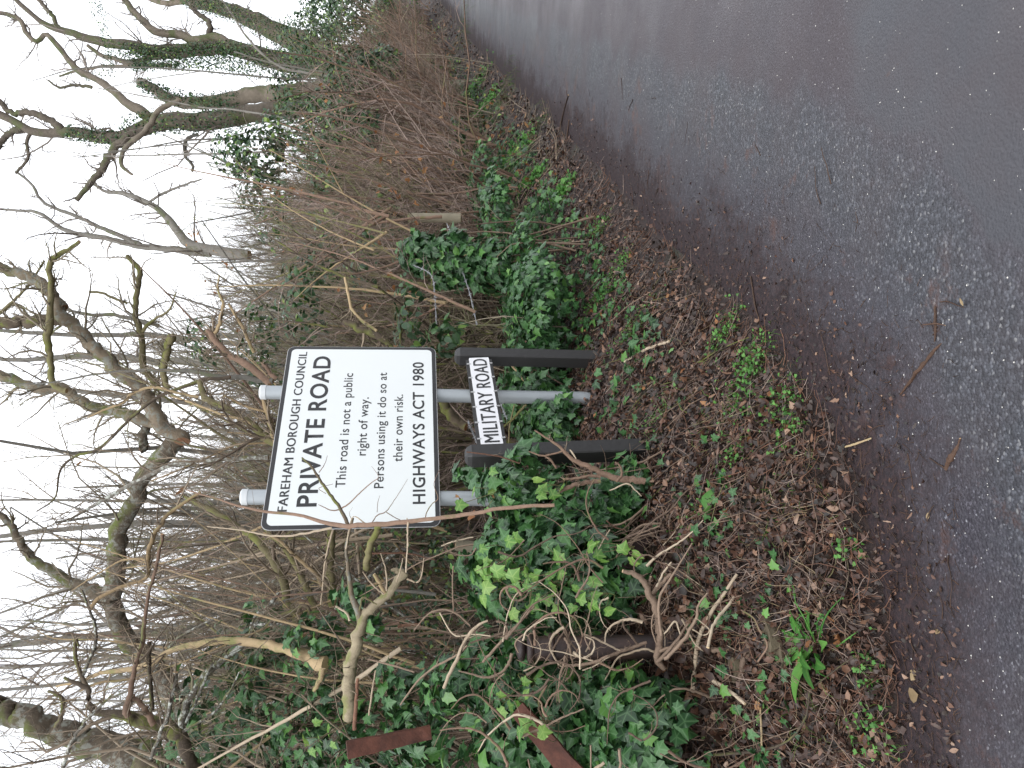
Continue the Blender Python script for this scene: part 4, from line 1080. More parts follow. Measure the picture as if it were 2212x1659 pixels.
woody('old_ivy_stems', 'thick bare ivy trunk forking over the rusty gate post near the ground', 'ivy', tb('c7', 2000, 1020, 3.2), [
    ('c7', [(1990, 1040, 30), (1955, 1000, 44), (1960, 880, 46), (1960, 800, 46), (1950, 700, 46), (1930, 620, 46), (1900, 570, 44), (1870, 500, 40), (1800, 440, 34), (1730, 430, 22)], 3.16),
    ('c7', [(1905, 590, 30), (1950, 530, 28), (1990, 490, 26), (2035, 450, 24)], 3.2), ('c7', [(1925, 560, 16), (1985, 440, 13), (2035, 375, 8)], 3.2, 'pale'),
    ('c7', [(1880, 590, 20), (1895, 520, 22), (1905, 465, 16)], 3.17), ('c7', [(1960, 930, 24), (2060, 890, 22), (2150, 830, 20)], 3.15), ('c7', [(1945, 1000, 24), (2030, 910, 20), (2140, 760, 14)], 3.12),
    ('c7', [(1560, 1010, 10), (1640, 960, 20), (1700, 930, 24), (1780, 905, 24), (1880, 875, 20)], 3.2), ('c7', [(1340, 1005, 14), (1420, 1022, 18), (1560, 1000, 20), (1640, 960, 14)], 3.15),
    ('c7', [(1930, 935, 14), (1870, 910, 16), (1780, 940, 15), (1700, 975, 12), (1620, 1110, 7)], 3.2, 'pale'), ('c7', [(1720, 930, 12), (1640, 890, 13), (1560, 850, 13), (1480, 820, 9)], 3.2, 'pale'),
    ('c7', [(1830, 900, 14), (1780, 830, 16), (1740, 780, 16), (1735, 720, 12)], 3.2), ('c7', [(1500, 935, 10), (1530, 850, 10), (1500, 740, 8), (1430, 705, 6)], 3.2, 'pale'),
    ('c7', [(1250, 990, 12), (1320, 880, 13), (1370, 800, 12), (1430, 705, 9)], 3.2), ('c7', [(1080, 940, 9), (1060, 880, 10), (1110, 830, 10), (1150, 840, 9)], 3.17),
    ('c7', [(1170, 910, 8), (1145, 830, 9), (1190, 820, 7)], 3.17), ('c7', [(1480, 1050, 8), (1560, 1020, 9), (1650, 960, 9)], 3.15, 'pale'),
    ('t2', [(985, 1560, 30), (1010, 1420, 28), (1060, 1310, 30), (1150, 1200, 28), (1240, 1080, 26), (1330, 950, 22), (1360, 890, 16)], (2.95, 3.2), 'pale'),
    ('t2', [(600, 1659, 30), (700, 1560, 32), (800, 1440, 32), (880, 1300, 28), (900, 1180, 20), (980, 1080, 14)], 3.05),
    ('t2', [(740, 1440, 14), (700, 1330, 18), (640, 1400, 16), (600, 1440, 12)], 3.1, 'pale'), ('t2', [(850, 1400, 12), (950, 1450, 12), (1000, 1400, 12), (880, 1300, 10)], 3.0, 'pale'),
    ('t2', [(600, 1280, 12), (640, 1150, 14), (620, 1060, 14), (640, 960, 8)], 3.15), ('t2', [(530, 1520, 14), (490, 1400, 14), (500, 1290, 14), (540, 1200, 10)], 3.15)],
    'rootm', 'rootm', [(3, .1, .4, .9, .45, 0, .5, .25, .003), (2, .3, .5, .9, .5, 0, .6, .15, .0018)])
woody('wrapped_stems', 'bundle of thin pale stems twisted round the rusty iron plate', 'ivy', tb('t2', 200, 800, 3.4), [
    ('t2', [(200, 870, 18), (180, 760, 20), (220, 650, 22), (300, 560, 22), (400, 490, 22), (560, 470, 20), (700, 445, 18)], (3.45, 3.5)),
    ('t2', [(230, 820, 16), (240, 700, 18), (310, 610, 18), (420, 540, 18), (560, 490, 15)], 3.48), ('t2', [(260, 780, 14), (290, 690, 15), (370, 590, 15), (490, 550, 13), (620, 520, 10)], 3.46),
    ('t2', [(0, 630, 12), (150, 620, 14), (240, 600, 14), (350, 520, 12)], 3.45), ('t2', [(90, 440, 12), (160, 500, 13), (260, 525, 12)], 3.5, 'deadwood'), ('t2', [(590, 660, 9), (690, 540, 10), (780, 400, 9), (840, 290, 6)], 3.4, 'pale'),
    ('t2', [(0, 740, 10), (60, 620, 10), (120, 520, 9)], 3.4, 'pale'), ('t2', [(610, 815, 7), (760, 900, 9), (930, 1020, 9), (1060, 1090, 6)], 3.2, 'pale')],
    'rootm', 'rootm', [(7, .1, .5, 1.1, .5, 0, .5, .15, .002)])
woody('brown_shrub', 'smooth brown forked stems growing in front of the left black post', 'shrub', tb('s2', 1900, 1330, 3.6), [
    ('s2', [(1950, 1340, 60), (1850, 1330, 58), (1700, 1310, 58), (1560, 1270, 54), (1460, 1220, 48), (1360, 1180, 44), (1280, 1130, 36), (1220, 1060, 30), (1130, 990, 22), (980, 890, 12)], 3.6),
    ('s2', [(1560, 1300, 34), (1500, 1290, 30), (1350, 1310, 26), (1230, 1322, 20)], 3.6), ('s2', [(1560, 1335, 44), (1400, 1355, 40), (1280, 1392, 40), (1200, 1430, 30)], 3.55),
    ('s2', [(1700, 1340, 26), (1745, 1280, 24), (1730, 1200, 20), (1690, 1170, 14)], 3.55), ('s2', [(1640, 1420, 12), (1790, 1360, 14), (1860, 1410, 13), (1920, 1470, 8)], 3.5, 'pale'),
    ('s2', [(1240, 1065, 18), (1150, 1090, 16), (1040, 1110, 16), (930, 1075, 10)], 3.6), ('s2', [(1170, 1220, 22), (1120, 1150, 20), (1060, 1110, 16)], 3.6),
    ('s2', [(380, 1080, 12), (550, 1100, 14), (700, 1130, 15), (850, 1180, 12)], 3.65, 'deadwood'), ('s2', [(1345, 1140, 9), (1310, 1090, 18), (1290, 1060, 10)], 3.55, 'pale')],
    'hazel', 'twig_brown', [(5, .3, .3, .9, .3, 0, .4, .3, .004), (3, .3, .5, .9, .3, 0, .5, .2, .002)])
woody('fallen_sticks', 'mossy forked sticks leaning behind the street name plate', 'sticks', tb('s2', 900, 670, 4.9), [
    ('s2', [(690, 870, 18), (760, 820, 22), (830, 750, 24), (905, 665, 24)], 4.9, 'moss'), ('s2', [(770, 310, 22), (840, 390, 24), (905, 475, 22)], 5.3, 'tan'),
    ('s2', [(750, 1020, 10), (760, 850, 12), (800, 665, 11)], 5.0, 'tan'), ('s2', [(620, 335, 8), (760, 380, 8), (860, 420, 6)], 5.4, 'pale'), ('s2', [(150, 560, 70), (180, 680, 90), (260, 800, 90), (380, 860, 80)], 5.8, 'dark')],
    'moss', None, ())

# stems climbing the left side, drawn loosely: thin wands crossing the gaps
W_ = []
for k in range(58):
    x0 = rng.uniform(700, 1000); y0 = rng.uniform(1050, 1640); L = rng.uniform(350, 800); a = rng.normal(0, .5)
    d_ = rng.uniform(3.9, 6.5) if y0 > 1300 and a > -.1 else rng.uniform(5.4, 7.5); w0 = rng.uniform(4, 12)
    pts = [(x0 - L * t * math.cos(a) , y0 + L * t * math.sin(a) + 40 * math.sin(3 * t + k), w0 * (1 - .8 * t)) for t in np.linspace(0, 1, 6)]
    W_.append(('q', pts, d_, ['hazel', 'tan', 'tan', 'lichen', 'moss', 'pale', 'dark'][k % 7]))
woody('tangled_shrub', 'wide thicket of thin arching wands left of and above the sign', 'shrub', tb('q', 900, 1350, 5.2), W_, 'hazel', 'twig_brown', TW_SM)
W_ = []
for k in range(34):
    x0 = rng.uniform(800, 1050); y0 = rng.uniform(420, 760); L = rng.uniform(200, 520); a = rng.normal(0, .45)
    d_ = rng.uniform(5.6, 8.5); w0 = rng.uniform(3.5, 9)
    pts = [(x0 - L * t * math.cos(a), y0 + L * t * math.sin(a) + 20 * math.sin(3 * t + k), w0 * (1 - .8 * t)) for t in np.linspace(0, 1, 6)]
    W_.append(('q', pts, d_, ['hazel', 'tan', 'hazel', 'dark', 'moss'][k % 5]))
woody('tangled_shrub', 'russet twiggy shrub between the ivy stump and the sign', 'shrub', tb('q', 1000, 640, 6.5), W_, 'hazel', 'twig_red', TW_SM)

W_ = []
for k in range(60):
    x0 = rng.uniform(1000, 1480); y0 = rng.uniform(1160, 1659); L = rng.uniform(60, 230); a = rng.uniform(0, 6.28); cv = rng.normal() * 1.2
    d_ = 3.42 - (y0 - 1160) / 500 * .45 - (x0 - 1000) / 480 * .18 + rng.normal() * .04; w0 = rng.uniform(3, 8); X_, Y_, pts = x0, y0, []
    for t_ in range(6):
        pts.append((X_, Y_, w0 * (1 - .13 * t_))); a += cv * .35 + rng.normal() * .25; X_ += L / 5 * math.cos(a); Y_ += L / 5 * math.sin(a)
    W_.append(('q', pts, d_, ['rootm', 'pale', 'rootm', 'hazel'][k % 4], 'stem'))
woody('dead_stems', 'thin crooked dead stems threaded all through the near left ivy', 'stems', tb('q', 1350, 1400, 3.2), W_, 'rootm', 'rootm', [(5, .1, .45, .9, .45, 0, .6, .14, .002)], cap=False)

W_ = []
for k in range(30):
    x0 = rng.uniform(820, 960); y0 = rng.uniform(1150, 1640); L = rng.uniform(300, 760); a = rng.normal(.25, .45); d_ = rng.uniform(4.0, 5.6); w0 = rng.uniform(4, 9)
    pts = [(x0 - L * t * math.cos(a), y0 - L * t * math.sin(a) * (.5 if y0 < 1250 else 1) + 50 * math.sin(2.4 * t + k), w0 * (1 - .8 * t)) for t in np.linspace(0, 1, 6)]
    if min(p[1] for p in pts if p[0] > 540) < 1150 and pts[0][0] > 600: d_ = rng.uniform(5.5, 6.5)
    W_.append(('q', pts, d_, ['tan', 'pale', 'hazel', 'tan', 'ash'][k % 5]))
woody('whippy_shrub', 'pale and tan whippy stems criss-crossing in front of the arching trunk', 'shrub', tb('q', 880, 1400, 4.8), W_, 'tan', 'twig_brown', TW_SM)
# ------------------------------------------------------------------ hedge shrubs and the wood behind (prototypes copied with their parts)
def shrub_proto(name, nst, h, spread, stemr, lv, mat_s, mat_t, lean=.3, wig=.12, k=5, up=.12, base=.15):
    a = rng.uniform(0, 2 * math.pi, nst); r = np.sqrt(rng.random(nst)) * spread * base
    b0 = np.column_stack([np.cos(a) * r, np.sin(a) * r, np.full(nst, -.1)])
    d0 = nrm(np.column_stack([np.cos(a) * lean * rng.random(nst), np.sin(a) * lean * rng.random(nst), np.ones(nst)]) + rng.normal(size=(nst, 3)) * .08)
    L = h * rng.uniform(.55, 1.1, nst); pts = [b0]; d_ = d0; n = 8
    for q in range(n - 1):
        pts.append(pts[-1] + d_ * (L / (n - 1))[:, None]); d_ = nrm(d_ + rng.normal(size=(nst, 3)) * wig + [0, 0, up * .3])
    PL = np.stack(pts, 1); R = (stemr * rng.uniform(.5, 1.2, nst))[:, None] * np.linspace(1, .3, n)[None]
    root = bpy.data.objects.new(name, None); root.empty_display_size = .1
    mb = MB(); tubes(mb, PL, R, k, None, False, .05)
    o = mb.build('stems', M[mat_s], None, True); o.parent = root
    mb = MB(); tri = 0
    for li, (n_, tmin, lr, ang, wg, u_, rr, lmax, rmax) in enumerate(lv):
        pn = 3 if li == len(lv) - 1 else 4
        PL, R = grow(PL, R, n_, tmin, 1, lr, ang, pn, wg, u_, rr, .25, lmax)
        R = np.minimum(R, rmax * np.linspace(1, .35, pn)[None])
        tubes(mb, PL, R, 3)
    o2 = tag(mb.build('twigs', M[mat_t]), kind='stuff'); o2.parent = root
    root['_n'] = mb.n
    return root
PR = {}
TWD = [(9, .1, .4, .8, .3, .02, .6, .8, .009), (7, .1, .5, .8, .35, .0, .6, .4, .005), (4, .2, .5, .8, .4, 0, .7, .22, .003)]
PR['thorn'] = [shrub_proto('thorn_shrub', 13, 2.3, 1.6, .018, TWD, 'dark', ('twig_brown', 'twig_olive', 'twig_red')[_], .8) for _ in range(3)]
PR['flail'] = [shrub_proto('clipped_hedge_shrub', 44, 1.5, 1.5, .010, [(7, .1, .45, .8, .3, .05, .7, .55, .005), (6, .1, .5, .8, .35, .0, .7, .35, .0035)], 'hazel', ('twig_red', 'twig_red', 'twig_brown')[_], .7, .22, base=.5) for _ in range(3)]
PR['hazel'] = [shrub_proto('hazel_shrub', 11, 4.4, 2, .03, [(9, .2, .3, .6, .18, .08, .5, 1.3, .012), (7, .1, .5, .6, .25, .03, .6, .7, .007), (4, .2, .5, .7, .35, 0, .7, .35, .004)], 'ash', ('twig_grey', 'twig_olive', 'twig_brown')[_], .45) for _ in range(3)]
PR['tree'] = [shrub_proto('bare_wood_tree', 2, 9.5, 1.2, .12, [(14, .3, .42, .75, .15, .08, .5, 3.5, .05), (7, .2, .5, .65, .22, .03, .5, 1.9, .02), (6, .1, .5, .7, .3, 0, .6, 1.0, .010), (4, .1, .5, .7, .3, 0, .7, .6, .006)], 'ash', 'twig_far', .2, .08, 7) for _ in range(2)]
for k in PR.values():
    for r_ in k: COL.objects.link(r_)
used_proto = set()
def zone(x, y):
    q = 829.5 - x / y * F
    w = ('by the leaning oak', 'by the forked oak', 'right of the stake', 'left of the stake', 'behind the sign', 'left of the sign', 'at the left edge')[int(np.searchsorted([140, 300, 470, 740, 1130, 1400], q))]
    return w
def put(kind, x, y, s, label, cat, group, rz=None):
    near = ', front row' if y < {'flail': 14, 'thorn': 9, 'hazel': 13, 'tree': 24}[kind] else ', back row'
    label = label + ' ' + zone(x, y) + near; group = group + ' ' + zone(x, y) + near
    src = PR[kind][rng.integers(len(PR[kind]))]
    if src.name in used_proto:
        o = src.copy(); COL.objects.link(o)
        for ch in list(src.children):
            c = ch.copy(); c.parent = o; COL.objects.link(c)
    else:
        o = src; used_proto.add(src.name)
    o.location = (x, y, float(zsurf(np.array([x]), np.array([y]))[0]))
    o.rotation_euler = (rng.normal() * .05, rng.normal() * .05, rng.uniform(0, 6.28) if rz is None else rz)
    o.scale = (s * rng.uniform(.9, 1.1),) * 2 + (s * rng.uniform(.9, 1.1),)
    return tag(o, label, cat, group)
def ray_xy(qy, D):
    return (829.5 - qy) / F * D, D
def scatter(n, dlo, dhi, zone, gap=.7, tries=6000):
    """zone: (view y range, distance range)"""
    out_ = []
    for _ in range(tries):
        if len(out_) >= n: break
        qy = rng.uniform(*zone[0]); D = rng.uniform(*zone[1]); x, y = ray_xy(qy, D)
        if (qy < 250 and D < 17) or (qy < 345 and D < 14): continue      # room for the two ivy clumps
        d_ = float(edist(np.array([x]), np.array([y]))[0])
        if dlo < d_ < dhi and all((x - a) ** 2 + (y - b_) ** 2 > gap * gap for a, b_ in out_): out_.append((x, y))
    return out_
G1 = 'clipped hedge shrubs'
for x, y in scatter(120, 1.3, 3.4, ((0, 600), (8, 34)), .42): put('flail', x, y, rng.uniform(1.1, 1.5) + .9 * rng.random() * (edist(np.array([x]), np.array([y]))[0] > 1.8), 'dense clipped hedge shrub of fine russet twigs', 'hedge shrub', G1)
G2 = 'thorn shrubs'
for x, y in scatter(60, 1.5, 6.5, ((420, 1000), (6.6, 13)), .55): put('thorn', x, y, rng.uniform(.8, 1.15), 'low leafless thorn shrub of brown twigs', 'shrub', G2)
for x, y in scatter(50, 3.2, 9, ((1000, 1950), (6.4, 13)), .6): put('thorn', x, y, rng.uniform(.75, 1.05), 'tangled leafless brown thorn shrub', 'shrub', 'tangled thorn shrubs')
for x, y in scatter(70, 2.0, 6, ((-100, 620), (10, 36)), .8): put('thorn', x, y, rng.uniform(1.0, 1.5), 'leafless thorn shrub of the far hedge', 'shrub', 'far hedge thorn shrubs')
G3 = 'hazel shrubs'
for x, y in scatter(150, 3.0, 18, ((420, 1950), (8, 22)), .75): put('hazel', x, y, rng.uniform(.7, 1.15) * (1.25 if 829.5 - x / y * F > 850 else 1), 'grey many-stemmed hazel shrub', 'shrub', G3)
for x, y in scatter(60, 2.2, 14, ((-100, 500), (13, 40)), 1.0): put('hazel', x, y, rng.uniform(.65, .95), 'greyish twiggy many-stemmed shrub', 'shrub', 'twiggy shrubs')
G4 = 'bare trees'
for x, y in scatter(60, 7, 50, ((480, 2000), (13, 50)), 2.0): put('tree', x, y, rng.uniform(.75, 1.15), 'bare tree with fine twigs netting the sky', 'tree', G4)
for x, y in scatter(14, 8, 70, ((-200, 460), (38, 90)), 4): put('tree', x, y, rng.uniform(.4, .6), 'small distant leafless tree', 'tree', 'distant trees')

for x, y in scatter(26, 3.5, 40, ((230, 860), (15, 30)), 1.4): put('tree', x, y, rng.uniform(.42, .72), 'slim bare sapling tree of fine grey twigs', 'tree', 'slim bare trees')
for x, y in scatter(26, 3, 30, ((240, 620), (15, 26)), 1.0): put('hazel', x, y, rng.uniform(1.0, 1.4), 'tall wispy hazel shrub against the sky', 'shrub', 'tall wispy shrubs')
# ------------------------------------------------------------------ ivy
def qb(c, x, y, d): return P(*Q(c, x, y), d)
ivy_plant('glossy ivy mound with bright yellow-green young leaves over the gate post', [
    (qb('q', 1130, 1240, 3.75), (.26, .26, .27), 900), (qb('q', 1230, 1240, 3.6), (.26, .22, .24), 800), (qb('q', 1330, 1250, 3.6), (.16, .2, .16), 320)], (.045, .08), .05)
ivy_plant('large-leaved ivy heaped over rusty iron at the left edge', [
    (qb('q', 1180, 1560, 3.4), (.34, .25, .24), 700), (qb('q', 1320, 1560, 3.25), (.2, .18, .16), 380), (qb('q', 1400, 1640, 3.1), (.28, .2, .2), 480), (qb('q', 1060, 1460, 3.7), (.15, .15, .18), 260), (qb('q', 1120, 1700, 3.3), (.3, .25, .3), 400), (qb('q', 900, 1560, 3.8), (.2, .2, .18), 160)], (.05, .092), .06)
ivy_plant('ivy bush spilling round the foot of the left sign post', [
    (qb('q', 1095, 1055, 3.75), (.11, .13, .14), 240), (qb('q', 1180, 1105, 3.8), (.17, .18, .2), 400), (qb('q', 1290, 1110, 3.8), (.19, .2, .17), 360), (qb('q', 1350, 1060, 3.8), (.14, .14, .1), 130), (qb('q', 1130, 985, 3.72), (.05, .05, .07), 26), (qb('q', 1010, 1025, 4.1), (.06, .08, .08), 30)], (.05, .085), .08)
ivy_plant('ivy smothered stump standing up like a green cone beside the wooden stake', [
    (qb('q', 905, 548, 6.3), (.16, .16, .17), 330), (qb('q', 980, 560, 6.3), (.22, .2, .24), 560), (qb('q', 1060, 575, 6.3), (.2, .22, .2), 420)], (.05, .095), .04)
g1 = G(1165, 700); g2 = G(1150, 880); g3 = G(1180, 960); g4 = G(1130, 560); g5 = G(1090, 450); g6 = G(1230, 640); g7 = G(1240, 760)
ivy_plant('thick ivy carpet spreading over the bank between the black posts and the stump', [(qb('q', 1160, 690, 5.7), (.46, .4, .23), 1300), (qb('q', 1150, 850, 5.5), (.36, .35, .22), 1100), (qb('q', 1185, 930, 5.0), (.26, .25, .2), 700), (qb('q', 1120, 590, 6.4), (.42, .35, .15), 560), (qb('q', 1070, 480, 7.4), (.5, .35, .15), 520), (qb('q', 1040, 400, 8.6), (.5, .4, .16), 420)],
    (.045, .075), .03, carpet=[(g4, (.5, .3), 500, .12), (qb('q', 1010, 470, 7.2), (.2, .12), 160, .3), (g5, (.5, .4), 450, .12), (g6, (.4, .14), 260, .08), (g7, (.3, .12), 120, .08), (G(1200, 560), (.5, .18), 320, .06), (G(1160, 440), (.4, .3), 300, .06), (G(1100, 350), (.4, .5), 300, .08), (G(1330, 640), (.4, .12), 110, .05), (G(1370, 800), (.3, .12), 90, .05)])
ga = [G(1000, 330), G(1010, 250), G(985, 160), G(960, 60)]
ivy_plant('low trailing ivy along the bottom of the clipped hedge', [], (.05, .09), .04, singles=0, carpet=[(G(1150, 330), (.35, .8), 420, .06), (G(1090, 250), (.5, 1.2), 520, .1), (G(1030, 170), (.8, 2.), 600, .15), (ga[0] + [0, .3, 0], (.9, .5), 600, .16), (ga[1], (1.1, .7), 700, .2), (ga[2], (1.4, 1.0), 1000, .3), (ga[3] if ga[3][1] < 34 else ga[2] + [2.5, 4, 0], (2.5, 2.), 1400, .5), (g5 + [.4, .5, 0], (.6, .4), 400, .2)], far=True, stems=0)
ivy_plant('bright ivy clump with yellowish tips at the foot of the slender stems', [(qb('q', 775, 170, 13), (.42, .4, .45), 1100), (qb('q', 830, 150, 13), (.35, .4, .3), 500), (qb('q', 740, 165, 13), (.3, .3, .3), 300)], (.06, .1), .3, 0, 10, far=True, sc=1.13)
ivy_plant('ivy tuft hanging on hedge stumps just below the forked oak', [(qb('q', 735, 270, 11), (.3, .3, .28), 700), (qb('q', 790, 280, 11), (.25, .3, .25), 300), (qb('q', 690, 225, 11.5), (.2, .2, .2), 120)], (.05, .09), .3, 0, 10, far=True, sc=1.13)
ivy_plant('dusty green ivy crown spreading against the sky left of the oaks', [(qb('q', 560, 340, 10), (.35, .4, .35), 520), (qb('q', 500, 330, 10), (.3, .3, .25), 240), (qb('q', 590, 290, 10), (.25, .3, .2), 260), (qb('q', 540, 400, 10), (.3, .3, .2), 200), (qb('q', 640, 330, 10), (.3, .3, .3), 200), (qb('q', 690, 350, 9.5), (.3, .3, .2), 140), (qb('q', 640, 250, 11), (.35, .3, .3), 260), (qb('q', 620, 190, 12), (.35, .3, .3), 260), (qb('q', 700, 300, 9.3), (.3, .3, .3), 200), (qb('q', 590, 480, 9), (.3, .3, .2), 120), (qb('q', 700, 420, 8), (.35, .3, .2), 110), (qb('q', 830, 480, 7), (.3, .3, .2), 90), (qb('q', 610, 420, 9.5), (.2, .2, .12), 80)], (.05, .09), .06, 0, 24, far=True, sc=1.35)
ivy_plant('dark green undergrowth at the foot of the clipped hedge', [(qb('q', 960, 285, 14), (.6, .5, .22), 500), (qb('q', 925, 205, 19), (.9, .6, .3), 700), (qb('q', 890, 130, 25), (1.2, .8, .4), 800), (qb('q', 880, 50, 30), (2, 1.2, .6), 1200), (qb('q', 985, 340, 11), (.5, .4, .16), 350)], (.06, .11), .08, 0, 0, far=True)
ivy_plant('evergreen bush at the far bend of the road', [(qb('q', 760, 50, 30), (1.9, 1.5, 1.0), 4000), (qb('q', 700, 20, 32), (1.2, 1., .9), 1600), (qb('q', 830, 70, 28), (1.4, 1.2, .5), 1600)], (.09, .16), .02, 0, 0, far=True, name='evergreen_bush', cat='bush')
ivy_plant('dark green shrub under the leaning oak', [(qb('q', 650, 100, 24), (1.0, 1., .7), 900), (qb('q', 700, 120, 23), (.8, .8, .6), 900)], (.07, .13), .02, 0, 0, far=True, name='evergreen_bush', cat='bush')
# ivy sleeves on the oak trunks
def sleeve(label, c, pts, dep, n, spread, size):
    o, r = trace(c, [(x, y, w) for x, y, w in pts], dep, 40, 0)
    i = rng.integers(0, 40, n); p = o[i] + nrm(rng.normal(size=(n, 3))) * (r[i] * rng.uniform(1.0, 1 + spread, n))[:, None]
    p += rng.normal(size=p.shape) * .04
    root = empty('trunk_ivy', gnd(o[0]), label, 'ivy')
    mb = MB(); nor = nrm(p - o[i] + rng.normal(size=(n, 3)) * .1); tip = np.array([0, 0, -1.]) + rng.normal(size=(n, 3)) * .5
    leaves(mb, p, nor, tip, rng.uniform(*size, n), IVY[3], ivy_var(n, .02), .1)
    tag(mb.build('foliage', M['ivy_far'], root), kind='stuff')
sleeve('ivy wrapping the lower fork of the big oak', 'c3', [(1500, 750, 150), (1250, 785, 140), (1000, 790, 140), (870, 800, 150), (780, 890, 110), (600, 870, 100), (450, 850, 80)], 13, 3400, .35, (.03, .06))
sleeve('ivy wrapping the trunk of the many-stemmed oak', 'c3', [(1900, 420, 190), (1700, 370, 150), (1450, 330, 120), (1200, 340, 110), (1000, 360, 120), (780, 330, 120)], 18.8, 4200, .4, (.04, .075))
sleeve('ivy hanging along the thin branch right of the snapped trunk', 'c3', [(1700, 460, 90), (1400, 420, 60), (1100, 420, 40), (850, 430, 30)], 18.3, 1800, 1., (.04, .07))
sleeve('ivy on the leaning trunk by the bend', 'c3', [(2000, 330, 230), (1800, 230, 190), (1600, 130, 140), (1450, 70, 120), (1200, 0, 100)], 23.8, 3600, .25, (.045, .08))
sleeve('ivy on the snapped leaning trunk', 'c3', [(1500, 640, 120), (1300, 660, 100), (1100, 620, 90), (1000, 580, 90), (900, 540, 80)], 11.9, 1300, .4, (.03, .055))
sleeve('fine dark ivy spray high in the gap between the oaks', 'c3', [(560, 500, 30), (680, 470, 70), (690, 340, 40), (660, 200, 40), (640, 100, 80), (610, 0, 60)], 18, 600, 1., (.035, .06))
# ivy in the left-hand tangle
ivy_plant('ivy sprays climbing the left edge tangle under the leaning trunk', [(qb('q', 500, 1540, 4.6), (.45, .4, .3), 240), (qb('q', 620, 1500, 4.5), (.4, .35, .3), 260), (qb('q', 700, 1600, 4.3), (.35, .3, .3), 320), (qb('q', 560, 1430, 4.7), (.25, .3, .2), 120), (qb('q', 420, 1650, 4.6), (.4, .3, .2), 200), (qb('q', 820, 1620, 4.1), (.25, .25, .3), 240)], (.045, .08), .08, 200, 40)
ivy_plant('small ivy shoots on the gnarled limb', [(qb('q', 760, 1300, 3.9), (.1, .1, .09), 60), (qb('q', 680, 1390, 4.1), (.14, .12, .16), 110), (qb('q', 800, 1360, 3.9), (.07, .1, .07), 40), (qb('q', 850, 1480, 3.8), (.12, .12, .1), 70), (qb('q', 690, 1510, 4.0), (.08, .08, .07), 30), (qb('q', 960, 1480, 3.6), (.14, .12, .12), 110), (qb('q', 560, 1330, 4.6), (.1, .1, .14), 30)], (.045, .075), .12, 120, 12)
ivy_plant('dull ivy undergrowth in the hollow behind the gnarled limb', [(qb('q', 850, 1300, 6.2), (.9, .5, .6), 800), (qb('q', 900, 1200, 6), (.6, .4, .4), 450), (qb('q', 700, 1560, 6), (.9, .5, .8), 900), (qb('q', 960, 1420, 5), (.7, .4, .4), 700)], (.025, .05), .02, 0, 60, far=True, stemr=.003)
ivy_plant('ivy patch in the thicket above the right end of the sign', [(qb('q', 650, 650, 7.4), (.4, .4, .22), 260), (qb('q', 560, 760, 8), (.5, .4, .2), 260), (qb('q', 440, 740, 9), (.3, .3, .2), 130), (qb('q', 700, 560, 8), (.3, .3, .2), 150), (qb('q', 780, 560, 7.5), (.3, .3, .15), 90), (qb('q', 880, 690, 5.8), (.3, .3, .12), 120), (qb('q', 960, 735, 5.5), (.12, .2, .14), 110)], (.045, .08), .08, 0, 20, far=True)
mb = MB()
for (x, y, d_, n, rr_) in ((1100, 1235, 3.45, 24, .12), (1190, 1260, 3.35, 16, .1), (1265, 1290, 3.3, 10, .07), (1150, 1170, 3.5, 10, .08), (1320, 1200, 3.35, 6, .04), (1190, 1590, 3.02, 8, .05), (1110, 1505, 3.1, 7, .05), (700, 1550, 3.9, 6, .06), (820, 1620, 3.7, 5, .05), (1060, 1060, 3.5, 7, .08), (1170, 1050, 3.45, 8, .05), (1290, 1360, 3.2, 6, .05)):
    pass
# young bright shoots: one thing per shoot
YM = None
shoots = [(1100, 1235, 3.42, 18, .09, 'biggest spray of bright yellow-green young ivy leaves on the mound'), (1185, 1262, 3.33, 14, .09, 'lime young ivy leaves low on the mound above the post cap'), (1265, 1300, 3.22, 7, .05, 'pair of lime ivy leaves in front of the rusty post'),
          (1062, 1215, 3.5, 8, .07, 'upright light green ivy tip at the top of the mound'), (1325, 1195, 3.3, 6, .05, 'light ivy shoot at the right side of the mound near the plate'), (1150, 1590, 3.0, 7, .045, 'four-leaved lime ivy rosette on the red rusty bar'),
          (1105, 1500, 3.15, 7, .05, 'small lime ivy shoot above the red rusty bar'), (697, 1585, 3.75, 6, .05, 'bright ivy leaf cluster high in the left tangle'), (1175, 1062, 3.55, 6, .035, 'light round-leaved ivy shoot beside the left sign post'), (1040, 1062, 3.6, 5, .05, 'yellow-green ivy sprig crossing the left sign post')]
lm = []
for i in range(3):
    mb = MB(); leaves(mb, np.zeros((1, 3)), np.array([[0, 0, 1.]]), np.array([[0, 1., 0]]), [1.], IVY[(1, 3, 1)[i]], np.array([0.]), .15); lm.append(mb.mesh('leaf', M['ivy_young']))
for (x, y, d_, n, rr_, lab) in shoots:
    c = P(x, y, d_); root = empty('young_ivy_shoot', c, lab, 'ivy shoot')
    p = c + rng.normal(size=(n, 3)) * [rr_, rr_ * .5, rr_]
    place_single(lm, root, p, nrm(np.array([0, -.6, .6]) + rng.normal(size=(n, 3)) * .35), np.array([0, -.2, -.7]) + rng.normal(size=(n, 3)) * .5, rng.uniform(.04, .065, n))
    mb = MB(); base = c + np.array([0, .12, -.12])
    PLs = np.array([smooth_line([base, (base + q) / 2 + rng.normal(size=3) * .02, q], [1, 1, 1], 6)[0] for q in p]); tubes(mb, PLs, np.full((n, 6), .0016), 4)
    mb.build('stem', M['moss'], root, True)
